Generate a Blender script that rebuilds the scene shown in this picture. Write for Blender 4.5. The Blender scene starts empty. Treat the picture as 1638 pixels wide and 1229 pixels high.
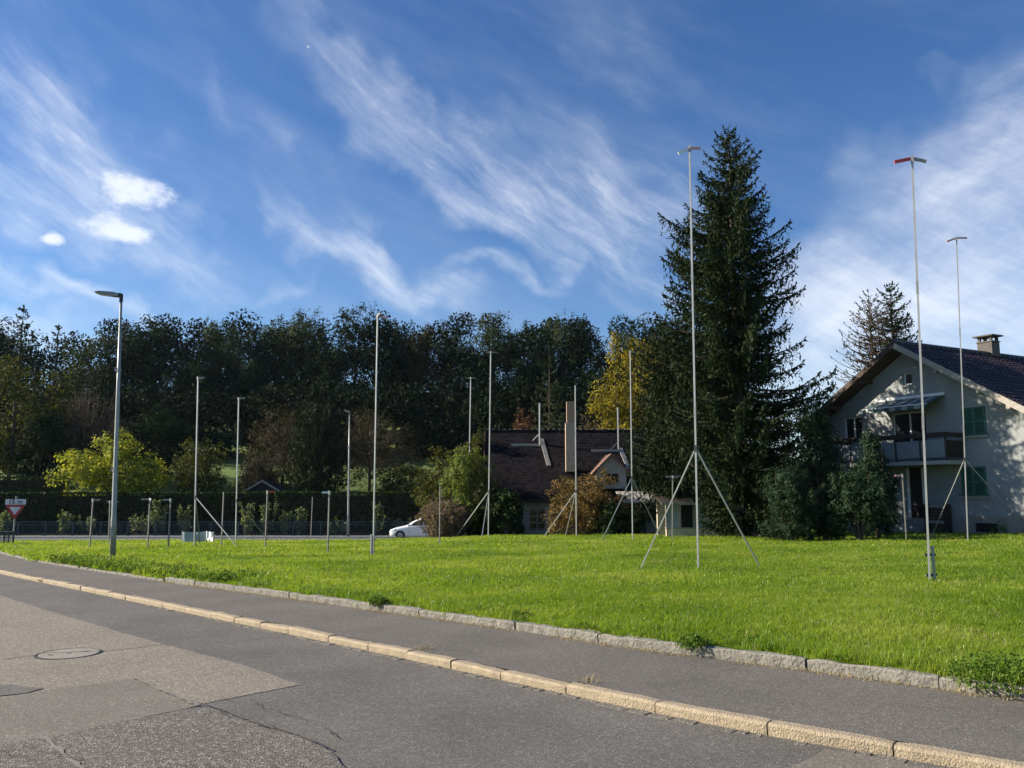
import bpy, bmesh, math, random
import numpy as np
from mathutils import Vector, Matrix, noise as mnoise

R = math.radians
S = bpy.context.scene
C = S.collection

# ---------------------------------------------------------------- camera
EYE = 1.6
FPX = 1325.0                       # focal length in pixels of a 1638 px wide frame
PITCH = math.atan((786 - 614.5) / FPX)
cam = bpy.data.cameras.new('camera')
cam.sensor_width = 36.0
cam.lens = FPX / 1638 * 36
cam.clip_start = 0.05
cam.clip_end = 3000
co = bpy.data.objects.new('camera', cam)
C.objects.link(co)
co.location = (0, 0, EYE)
co.rotation_euler = (math.pi / 2 + PITCH, 0, 0)
S.camera = co

# ---------------------------------------------------------------- light
SUN_AZ = -84.0                     # degrees from +Y, minus = to the left
SUN_EL = 26.0
SKY_STRENGTH = 0.074
S.view_settings.view_transform = 'Standard'
S.view_settings.look = 'None'
S.view_settings.gamma = 1
S.view_settings.use_curve_mapping = False
S.view_settings.exposure = 0.95

sd = Vector((math.sin(R(SUN_AZ)) * math.cos(R(SUN_EL)), math.cos(R(SUN_AZ)) * math.cos(R(SUN_EL)), math.sin(R(SUN_EL))))
sl = bpy.data.lights.new('sun', 'SUN')
sl.energy = 5.0
sl.angle = R(0.53)
sl.color = (1.0, 0.90, 0.74)
so = bpy.data.objects.new('sun', sl)
C.objects.link(so)
so.rotation_euler = sd.to_track_quat('Z', 'Y').to_euler()

W = bpy.data.worlds.new('World')
S.world = W
W.use_nodes = True
W.cycles.sampling_method = 'MANUAL'
W.cycles.sample_map_resolution = 512
S.cycles.max_bounces = 5
S.cycles.diffuse_bounces = 3
S.cycles.glossy_bounces = 2
S.cycles.transmission_bounces = 3
S.cycles.use_adaptive_sampling = True
S.cycles.adaptive_threshold = 0.02


def ray(px, py):
    X = (px - 819) / FPX
    Y = (614.5 - py) / FPX
    return (X, math.cos(PITCH) - Y * math.sin(PITCH), math.sin(PITCH) + Y * math.cos(PITCH))


def azel(px, py):
    r = ray(px, py)
    return math.atan2(r[0], r[1]), math.asin(r[2] / math.sqrt(r[0] ** 2 + r[1] ** 2 + r[2] ** 2))


def build_sky():
    nt = W.node_tree
    N, L = nt.nodes, nt.links
    bg = N['Background']

    def nd(t, **k):
        n = N.new(t)
        for a, b in k.items():
            setattr(n, a, b)
        return n

    def lk(a, b):
        L.new(a, b)

    def math_(op, a, b=None, clamp=False):
        n = nd('ShaderNodeMath', operation=op, use_clamp=clamp)
        for i, v in enumerate((a, b)):
            if v is None:
                continue
            if isinstance(v, (int, float)):
                n.inputs[i].default_value = v
            else:
                lk(v, n.inputs[i])
        return n.outputs[0]

    sky = nd('ShaderNodeTexSky', sky_type='NISHITA', sun_disc=False)
    sky.sun_elevation = R(SUN_EL)
    sky.sun_rotation = R(SUN_AZ)
    sky.altitude = 450
    sky.air_density = 1.0
    sky.dust_density = 0.25
    sky.ozone_density = 3.0
    hs = nd('ShaderNodeHueSaturation')
    hs.inputs['Hue'].default_value = 0.508
    hs.inputs['Saturation'].default_value = 1.22
    hs.inputs['Value'].default_value = 1.0
    lk(sky.outputs[0], hs.inputs['Color'])
    tc = nd('ShaderNodeTexCoord')
    sp = nd('ShaderNodeSeparateXYZ')
    lk(tc.outputs['Generated'], sp.inputs[0])
    az = math_('ARCTAN2', sp.outputs[0], sp.outputs[1])
    el = math_('ARCSINE', sp.outputs[2])
    cv = nd('ShaderNodeCombineXYZ')
    lk(az, cv.inputs[0])
    lk(el, cv.inputs[1])
    # ragged edges: warp the coordinates
    wn = nd('ShaderNodeTexNoise')
    wn.inputs['Scale'].default_value = 9
    wn.inputs['Detail'].default_value = 5
    lk(cv.outputs[0], wn.inputs['Vector'])
    sub = nd('ShaderNodeVectorMath', operation='SUBTRACT')
    sub.inputs[1].default_value = (0.5, 0.5, 0.5)
    lk(wn.outputs['Color'], sub.inputs[0])
    scl = nd('ShaderNodeVectorMath', operation='SCALE')
    scl.inputs['Scale'].default_value = 0.20
    lk(sub.outputs[0], scl.inputs[0])
    wc = nd('ShaderNodeVectorMath', operation='ADD')
    lk(cv.outputs[0], wc.inputs[0])
    lk(scl.outputs[0], wc.inputs[1])
    wc2 = nd('ShaderNodeVectorMath', operation='ADD')
    sc2 = nd('ShaderNodeVectorMath', operation='SCALE')
    sc2.inputs['Scale'].default_value = 0.035
    lk(sub.outputs[0], sc2.inputs[0])
    lk(cv.outputs[0], wc2.inputs[0])
    lk(sc2.outputs[0], wc2.inputs[1])

    keep = None

    def field(rot, nscale, stretch, rough, seed, detail=8):
        m2 = nd('ShaderNodeMapping', vector_type='TEXTURE')
        m2.inputs['Location'].default_value = (seed, seed * 0.7, seed)
        m2.inputs['Rotation'].default_value = (0, 0, -R(rot))
        m2.inputs['Scale'].default_value = (stretch, 1, 1)
        lk(wc2.outputs[0], m2.inputs['Vector'])
        n = nd('ShaderNodeTexNoise')
        n.inputs['Scale'].default_value = nscale
        n.inputs['Detail'].default_value = detail
        n.inputs['Roughness'].default_value = rough
        lk(m2.outputs[0], n.inputs['Vector'])
        return n.outputs['Fac']

    def ramp(v, lo, hi):
        mr = nd('ShaderNodeMapRange', interpolation_type='SMOOTHSTEP')
        mr.inputs['From Min'].default_value = lo
        mr.inputs['From Max'].default_value = hi
        lk(v, mr.inputs['Value'])
        return mr.outputs[0]

    def cover(d):
        nonlocal keep
        inv = math_('SUBTRACT', 1.0, d, True)
        keep = inv if keep is None else math_('MULTIPLY', keep, inv)

    def union(blobs):
        k = None
        for px, py, rx, ry, rot, den in blobs:
            inv = math_('SUBTRACT', 1.0, math_('MULTIPLY', blob(px, py, rx, ry, rot), den), True)
            k = inv if k is None else math_('MULTIPLY', k, inv)
        return math_('SUBTRACT', 1.0, k, True)

    def blob(px, py, rx, ry, rot, inner=0.1, sharp=False):
        a, e = azel(px, py)
        m1 = nd('ShaderNodeMapping', vector_type='TEXTURE')
        m1.inputs['Location'].default_value = (a, e, 0)
        m1.inputs['Rotation'].default_value = (0, 0, -R(rot))
        k = math.cos(a) ** 2
        m1.inputs['Scale'].default_value = (rx / FPX * (0.3 + 0.7 * k), ry / FPX, 1)
        lk((wc2 if sharp else wc).outputs[0], m1.inputs['Vector'])
        ln = nd('ShaderNodeVectorMath', operation='LENGTH')
        lk(m1.outputs[0], ln.inputs[0])
        mr = nd('ShaderNodeMapRange', interpolation_type='SMOOTHSTEP')
        mr.inputs['From Min'].default_value = 1.0
        mr.inputs['From Max'].default_value = inner
        lk(ln.outputs['Value'], mr.inputs['Value'])
        return mr.outputs[0]

    # blobs: px, py, rx, ry, tilt (deg, down to the right), density; one streaked noise field per wind direction
    fa = field(36, 8.5, 3.6, 0.64, 3.1, 9)
    ff = math_('ADD', math_('MULTIPLY', ramp(field(33, 30, 6.5, 0.70, 47.0, 6), 0.30, 0.70), 0.75), 0.42)
    cover(math_('MULTIPLY', math_('MULTIPLY', ramp(fa, 0.33, 0.80), ff), union([
        (110, 190, 280, 140, 40, 0.95), (40, 240, 150, 130, 30, 0.40), (345, 160, 105, 36, 52, 0.50),
        (480, 315, 240, 62, 40, 0.62), (555, 385, 240, 74, 38, 0.62), (598, 350, 140, 30, 60, 0.50),
        (640, 190, 350, 80, 33, 0.55), (880, 345, 440, 84, 33, 1.0), (1010, 300, 240, 100, 26, 1.0),
        (1060, 410, 160, 90, 42, 0.55), (990, 75, 200, 62, 32, 0.30)])))
    fb = field(22, 9, 5.0, 0.62, 17.3)
    cover(math_('MULTIPLY', math_('MULTIPLY', ramp(fb, 0.28, 0.70), ff), union([
        (130, 330, 430, 74, 20, 0.60), (620, 425, 210, 52, 27, 0.60), (60, 430, 360, 34, 24, 0.55),
        (800, 440, 150, 30, 10, 0.35), (470, 455, 60, 28, -50, 0.3), (895, 415, 40, 36, 30, 0.5)])))
    fc_ = field(-16, 6, 2.4, 0.62, 31.7)
    cover(math_('MULTIPLY', math_('MULTIPLY', ramp(fc_, 0.26, 0.70), math_('ADD', math_('MULTIPLY', ff, 0.5), 0.42)), union([
        (1570, 280, 340, 150, -24, 0.85), (1410, 470, 340, 130, -14, 0.80), (1620, 460, 360, 200, -20, 0.85),
        (1300, 590, 330, 120, 0, 0.80), (1495, 115, 66, 22, 25, 0.18), (50, 525, 260, 70, 14, 0.85)])))
    # small fair-weather puffs
    pm = None
    for px, py, rx, ry, rot in ((216, 302, 72, 23, 8), (190, 290, 38, 20, 0), (190, 366, 60, 20, 6), (84, 378, 26, 9, 8)):
        b = blob(px, py, rx * 1.5, ry * 1.7, rot, 0.0, True)
        pm = b if pm is None else math_('MAXIMUM', pm, b)
    fp = field(0, 42, 1.4, 0.62, 71.0)
    e = math_('ADD', pm, math_('MULTIPLY', math_('SUBTRACT', fp, 0.5), 1.9))
    cover(math_('MULTIPLY', ramp(e, 0.18, 0.92), math_('MULTIPLY', math_('GREATER_THAN', pm, 0.001), 0.9)))
    # thin high veil that goes on over the whole sky
    cover(math_('MULTIPLY', ramp(fb, 0.40, 0.85), 0.14))
    dens = math_('SUBTRACT', 1.0, keep, True)
    mix = nd('ShaderNodeMix', data_type='RGBA')
    lk(dens, mix.inputs['Factor'])
    lk(hs.outputs[0], mix.inputs['A'])
    # cloud light: white plus a share of the sky behind it
    cm = nd('ShaderNodeMix', data_type='RGBA')
    cm.inputs['Factor'].default_value = 0.22
    cm.inputs['A'].default_value = (8.3, 8.5, 8.9, 1)
    lk(hs.outputs[0], cm.inputs['B'])
    lk(cm.outputs['Result'], mix.inputs['B'])
    # the small day moon
    ma, me_ = azel(493, 75)
    md = (math.sin(ma) * math.cos(me_), math.cos(ma) * math.cos(me_), math.sin(me_))
    dt = nd('ShaderNodeVectorMath', operation='DOT_PRODUCT')
    lk(tc.outputs['Generated'], dt.inputs[0])
    dt.inputs[1].default_value = md
    gt = math_('GREATER_THAN', dt.outputs['Value'], math.cos(0.0013))
    mm = nd('ShaderNodeMix', data_type='RGBA')
    lk(math_('MULTIPLY', gt, 0.5), mm.inputs['Factor'])
    lk(mix.outputs['Result'], mm.inputs['A'])
    mm.inputs['B'].default_value = (6, 6.2, 6.6, 1)
    lk(mm.outputs['Result'], bg.inputs['Color'])
    bg.inputs['Strength'].default_value = SKY_STRENGTH


build_sky()

# ---------------------------------------------------------------- helpers


def sstep(a, b, v):
    t = np.clip((np.asarray(v, float) - a) / (b - a), 0, 1)
    return t * t * (3 - 2 * t)


CQ = (9.28202484e-03, -6.70014567e-03, -3.19175874e-04, 6.27056898e-05, 3.37048355e-04)


def G(x, y):
    """height of the road level; the ground falls away to the far road and rises to a wooded slope behind it"""
    x = np.asarray(x, float)
    y = np.asarray(y, float)
    xc = np.clip(x, -30, 30)
    yc = np.clip(y, -20, 66)
    g = CQ[0] * xc + CQ[1] * yc + CQ[2] * yc * yc + CQ[3] * xc * yc + CQ[4] * xc * xc
    T = np.interp(yc, [30, 38, 45, 50, 55, 60, 64, 66], [-.6, -.85, -1.2, -1.5, -1.70, -1.80, -1.82, -1.83])
    w = sstep(0, -10, x) * sstep(33, 42, yc)
    g = g * (1 - w) + T * w
    h = np.clip(y - 67, 0, None)
    side = 1 - sstep(14, 75, x) * 0.93
    hill = (0.225 * h * sstep(0, 14, h) + 0.0) * side
    hill = np.where(hill > 22, 22 + 6 * (1 - np.exp(-(hill - 22) / 6)), hill)
    return g + hill


def Gf(x, y):
    return float(G(x, y))


def at(px, py, d):
    r = ray(px, py)
    k = d / r[1]
    return Vector((r[0] * k, d, EYE + r[2] * k))


def hit(px, py, off=0.0):
    """the point of the ground (raised by off) seen in this direction"""
    r = ray(px, py)
    lo = 1.0
    d = lo
    while d < 150:
        k = d / r[1]
        if EYE + r[2] * k <= Gf(r[0] * k, d) + off:
            break
        d += 0.25
    a, b = d - 0.25, d
    for _ in range(20):
        m = (a + b) / 2
        k = m / r[1]
        if EYE + r[2] * k <= Gf(r[0] * k, m) + off:
            b = m
        else:
            a = m
    k = b / r[1]
    return Vector((r[0] * k, b, Gf(r[0] * k, b) + off))


LAWN = 0.12      # lawn lies this much above road level
PAVE = 0.066


def mesh_np(name, V, F, smooth=False):
    """fast mesh from an array of vertices and arrays of faces (n x 3 or n x 4, or a list of both)"""
    V = np.asarray(V, np.float32).reshape(-1, 3)
    if not isinstance(F, (list, tuple)):
        F = [F]
    F = [np.asarray(f, np.int32) for f in F if len(f)]
    me = bpy.data.meshes.new(name)
    me.vertices.add(len(V))
    me.vertices.foreach_set('co', V.ravel())
    loops = np.concatenate([f.ravel() for f in F])
    sizes = np.concatenate([np.full(len(f), f.shape[1], np.int32) for f in F])
    starts = np.concatenate([[0], np.cumsum(sizes)[:-1]]).astype(np.int32)
    me.loops.add(len(loops))
    me.loops.foreach_set('vertex_index', loops)
    me.polygons.add(len(sizes))
    me.polygons.foreach_set('loop_start', starts)
    me.polygons.foreach_set('loop_total', sizes)
    me.polygons.foreach_set('use_smooth', np.full(len(sizes), bool(smooth)))
    me.update(calc_edges=True)
    return me


class B:
    """collects shapes for ONE mesh"""

    def __init__(self):
        self.v = []
        self.q = []
        self.t = []
        self.n = 0

    def add(self, V, F):
        V = np.asarray(V, float).reshape(-1, 3)
        for f in F:
            f = [i + self.n for i in f]
            if len(f) == 4:
                self.q.append(f)
            elif len(f) == 3:
                self.t.append(f)
            else:
                for k in range(1, len(f) - 1):
                    self.t.append([f[0], f[k], f[k + 1]])
        self.v.append(V)
        self.n += len(V)
        return self

    def box(self, c, s, rot=None, taper=1.0):
        x, y, z = s[0] / 2, s[1] / 2, s[2] / 2
        V = np.array([(-x, -y, -z), (x, -y, -z), (x, y, -z), (-x, y, -z), (-x * taper, -y * taper, z), (x * taper, -y * taper, z), (x * taper, y * taper, z), (-x * taper, y * taper, z)])
        if rot is not None:
            V = V @ np.array(rot.to_3x3()).T
        return self.add(V + np.array(c), [(0, 3, 2, 1), (4, 5, 6, 7), (0, 1, 5, 4), (1, 2, 6, 5), (2, 3, 7, 6), (3, 0, 4, 7)])

    def bar(self, a, b, w, h=None, up=(0, 0, 1)):
        """rectangular bar from a to b"""
        a, b = Vector(a), Vector(b)
        d = (b - a)
        ln = d.length
        d.normalize()
        u = Vector(up)
        if abs(d.dot(u)) > 0.98:
            u = Vector((1, 0, 0))
        s = d.cross(u).normalized()
        u = s.cross(d).normalized()
        m = Matrix((s, d, u)).transposed()
        return self.box((a + b) / 2, (w, ln, h or w), m)

    def tube(self, pts, radii, n=8, cap=True):
        pts = [Vector(p) for p in pts]
        if isinstance(radii, (int, float)):
            radii = [radii] * len(pts)
        V = []
        ref = None
        for i, p in enumerate(pts):
            d = (pts[min(i + 1, len(pts) - 1)] - pts[max(i - 1, 0)]).normalized()
            if ref is None:
                ref = Vector((1, 0, 0)) if abs(d.x) < 0.8 else Vector((0, 1, 0))
            s = d.cross(ref).normalized()
            t = s.cross(d).normalized()
            ref = t
            for k in range(n):
                a = 2 * math.pi * k / n
                V.append(p + (s * math.cos(a) + t * math.sin(a)) * radii[i])
        F = []
        for i in range(len(pts) - 1):
            for k in range(n):
                F.append((i * n + k, i * n + (k + 1) % n, (i + 1) * n + (k + 1) % n, (i + 1) * n + k))
        if cap:
            F.append(tuple(range(n - 1, -1, -1)))
            F.append(tuple((len(pts) - 1) * n + k for k in range(n)))
        return self.add([tuple(v) for v in V], F)

    def prism(self, poly, axis, a, b):
        """polygon (2-D) extruded along an axis 'x','y','z' from a to b"""
        n = len(poly)

        def mk(p, h):
            return {'x': (h, p[0], p[1]), 'y': (p[0], h, p[1]), 'z': (p[0], p[1], h)}[axis]
        V = [mk(p, a) for p in poly] + [mk(p, b) for p in poly]
        F = [tuple(range(n - 1, -1, -1)), tuple(range(n, 2 * n))]
        for k in range(n):
            F.append((k, (k + 1) % n, n + (k + 1) % n, n + k))
        return self.add(V, F)

    def quad(self, a, b, c, d):
        return self.add([a, b, c, d], [(0, 1, 2, 3)])

    def mesh(self, name, smooth=False):
        return mesh_np(name, np.concatenate(self.v), [np.array(self.q, int).reshape(-1, 4), np.array(self.t, int).reshape(-1, 3)], smooth)


def put(name, me, mat, parent=None, loc=None, kind=None, label=None, cat=None, group=None, rot=None):
    if isinstance(me, B):
        me = me.mesh(name)
    o = bpy.data.objects.new(name, me)
    if mat is not None and not me.materials:
        me.materials.append(mat)
    C.objects.link(o)
    if parent is not None:
        o.parent = parent
    if loc is not None:
        o.location = loc
    if rot is not None:
        o.rotation_euler = rot
    if kind:
        o['kind'] = kind
    if label:
        o['label'] = label
    if cat:
        o['category'] = cat
    if group:
        o['group'] = group
    return o


def thing(name, label, cat, loc, group=None, rz=0):
    o = bpy.data.objects.new(name, None)
    o.empty_display_size = 0.3
    C.objects.link(o)
    o.location = loc
    o.rotation_euler = (0, 0, rz)
    o['label'] = label
    o['category'] = cat
    if group:
        o['group'] = group
    return o


# ---------------------------------------------------------------- materials
def mat(name, col, rough=0.8, metal=0.0, spec=0.4, var=0.0, vscale=8.0, bump=0.0, bscale=60.0, island=False):
    m = bpy.data.materials.new(name)
    m.use_nodes = True
    nt = m.node_tree
    N, L = nt.nodes, nt.links
    b = N['Principled BSDF']
    b.inputs['Base Color'].default_value = (*col, 1)
    b.inputs['Roughness'].default_value = rough
    b.inputs['Metallic'].default_value = metal
    b.inputs['Specular IOR Level'].default_value = spec
    if var or bump:
        tc = N.new('ShaderNodeTexCoord')
    if var:
        n = N.new('ShaderNodeTexNoise')
        n.inputs['Scale'].default_value = vscale
        n.inputs['Detail'].default_value = 8
        n.inputs['Roughness'].default_value = 0.65
        L.new(tc.outputs['Object'], n.inputs['Vector'])
        src = n.outputs['Fac']
        if island:
            g = N.new('ShaderNodeNewGeometry')
            a = N.new('ShaderNodeMath')
            a.operation = 'ADD'
            L.new(src, a.inputs[0])
            L.new(g.outputs['Random Per Island'], a.inputs[1])
            h = N.new('ShaderNodeMath')
            h.operation = 'MULTIPLY'
            h.inputs[1].default_value = 0.5
            L.new(a.outputs[0], h.inputs[0])
            src = h.outputs[0]
        r = N.new('ShaderNodeValToRGB')
        r.color_ramp.elements[0].position = 0.28
        r.color_ramp.elements[1].position = 0.72
        r.color_ramp.elements[0].color = (*[c * (1 - var) for c in col], 1)
        r.color_ramp.elements[1].color = (*[min(1, c * (1 + var)) for c in col], 1)
        L.new(src, r.inputs['Fac'])
        L.new(r.outputs[0], b.inputs['Base Color'])
    if bump:
        n2 = N.new('ShaderNodeTexNoise')
        n2.inputs['Scale'].default_value = bscale
        n2.inputs['Detail'].default_value = 5
        L.new(tc.outputs['Object'], n2.inputs['Vector'])
        bp = N.new('ShaderNodeBump')
        bp.inputs['Strength'].default_value = bump
        bp.inputs['Distance'].default_value = 0.02
        L.new(n2.outputs['Fac'], bp.inputs['Height'])
        L.new(bp.outputs[0], b.inputs['Normal'])
    return m


def asphalt(name, dark, light, grain=260.0, chips=0.25, blotch=0.18, bump=0.5):
    m = bpy.data.materials.new(name)
    m.use_nodes = True
    N, L = m.node_tree.nodes, m.node_tree.links
    b = N['Principled BSDF']
    b.inputs['Roughness'].default_value = 0.85
    b.inputs['Specular IOR Level'].default_value = 0.2
    tc = N.new('ShaderNodeTexCoord')
    vo = N.new('ShaderNodeTexVoronoi')
    vo.inputs['Scale'].default_value = grain
    L.new(tc.outputs['Object'], vo.inputs['Vector'])
    sep = N.new('ShaderNodeSeparateColor')
    L.new(vo.outputs['Color'], sep.inputs[0])
    r = N.new('ShaderNodeValToRGB')
    e = r.color_ramp.elements
    e[0].position, e[0].color = 0.0, (*dark, 1)
    e[1].position, e[1].color = 1.0 - chips * 0.4, (*[(a * 0.35 + c * 0.65) for a, c in zip(dark, light)], 1)
    x = e.new(1.0)
    x.color = (*[min(1, c * 1.6) for c in light], 1)
    L.new(sep.outputs[0], r.inputs['Fac'])
    # blotches and long wear streaks
    nb = N.new('ShaderNodeTexNoise')
    nb.inputs['Scale'].default_value = 0.9
    nb.inputs['Detail'].default_value = 7
    nb.inputs['Roughness'].default_value = 0.6
    L.new(tc.outputs['Object'], nb.inputs['Vector'])
    mr = N.new('ShaderNodeMapRange')
    mr.inputs['From Min'].default_value = 0.25
    mr.inputs['From Max'].default_value = 0.75
    mr.inputs['To Min'].default_value = 1 - blotch
    mr.inputs['To Max'].default_value = 1 + blotch
    L.new(nb.outputs['Fac'], mr.inputs['Value'])
    nm = N.new('ShaderNodeTexNoise')
    nm.inputs['Scale'].default_value = 22
    nm.inputs['Detail'].default_value = 4
    L.new(tc.outputs['Object'], nm.inputs['Vector'])
    m2 = N.new('ShaderNodeMapRange')
    m2.inputs['To Min'].default_value = 0.75
    m2.inputs['To Max'].default_value = 1.25
    L.new(nm.outputs['Fac'], m2.inputs['Value'])
    mu = N.new('ShaderNodeMath')
    mu.operation = 'MULTIPLY'
    L.new(mr.outputs[0], mu.inputs[0])
    L.new(m2.outputs[0], mu.inputs[1])
    vm = N.new('ShaderNodeVectorMath')
    vm.operation = 'SCALE'
    L.new(r.outputs[0], vm.inputs[0])
    L.new(mu.outputs[0], vm.inputs['Scale'])
    L.new(vm.outputs[0], b.inputs['Base Color'])
    bp = N.new('ShaderNodeBump')
    bp.inputs['Strength'].default_value = bump
    bp.inputs['Distance'].default_value = 0.006
    L.new(vo.outputs['Distance'], bp.inputs['Height'])
    L.new(bp.outputs[0], b.inputs['Normal'])
    return m


def leafmat(name, cols, trans=0.35, rough=0.55, wscale=0.0, tcol=1.35, spec=0.05):
    """foliage: colour differs from leaf to leaf, light passes through"""
    m = bpy.data.materials.new(name)
    m.use_nodes = True
    N, L = m.node_tree.nodes, m.node_tree.links
    N.remove(N['Principled BSDF'])
    out = N['Material Output']
    g = N.new('ShaderNodeNewGeometry')
    fac = g.outputs['Random Per Island']
    if wscale:
        n = N.new('ShaderNodeTexNoise')
        n.inputs['Scale'].default_value = wscale
        n.inputs['Detail'].default_value = 4
        L.new(g.outputs['Position'], n.inputs['Vector'])
        mr = N.new('ShaderNodeMapRange')
        mr.inputs['From Min'].default_value = 0.2
        mr.inputs['From Max'].default_value = 0.7
        L.new(n.outputs['Fac'], mr.inputs['Value'])
        a = N.new('ShaderNodeMix')
        a.inputs['Factor'].default_value = 0.55
        L.new(fac, a.inputs['A'])
        L.new(mr.outputs[0], a.inputs['B'])
        fac = a.outputs['Result']
    r = N.new('ShaderNodeValToRGB')
    e = r.color_ramp.elements
    e[0].color = (*cols[0], 1)
    e[1].color = (*cols[-1], 1)
    e[0].position, e[1].position = 0.1, 0.9
    for i, c in enumerate(cols[1:-1]):
        x = e.new(0.1 + 0.8 * (i + 1) / (len(cols) - 1))
        x.color = (*c, 1)
    L.new(fac, r.inputs['Fac'])
    d = N.new('ShaderNodeBsdfPrincipled')
    d.inputs['Roughness'].default_value = rough
    d.inputs['Specular IOR Level'].default_value = spec
    L.new(r.outputs[0], d.inputs['Base Color'])
    t = N.new('ShaderNodeBsdfTranslucent')
    sc = N.new('ShaderNodeVectorMath')
    sc.operation = 'MULTIPLY'
    sc.inputs[1].default_value = (tcol * 1.05, tcol, tcol * 0.5)
    L.new(r.outputs[0], sc.inputs[0])
    L.new(sc.outputs[0], t.inputs['Color'])
    mx = N.new('ShaderNodeMixShader')
    mx.inputs['Fac'].default_value = trans
    L.new(d.outputs[0], mx.inputs[1])
    L.new(t.outputs[0], mx.inputs[2])
    L.new(mx.outputs[0], out.inputs['Surface'])
    return m


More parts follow.
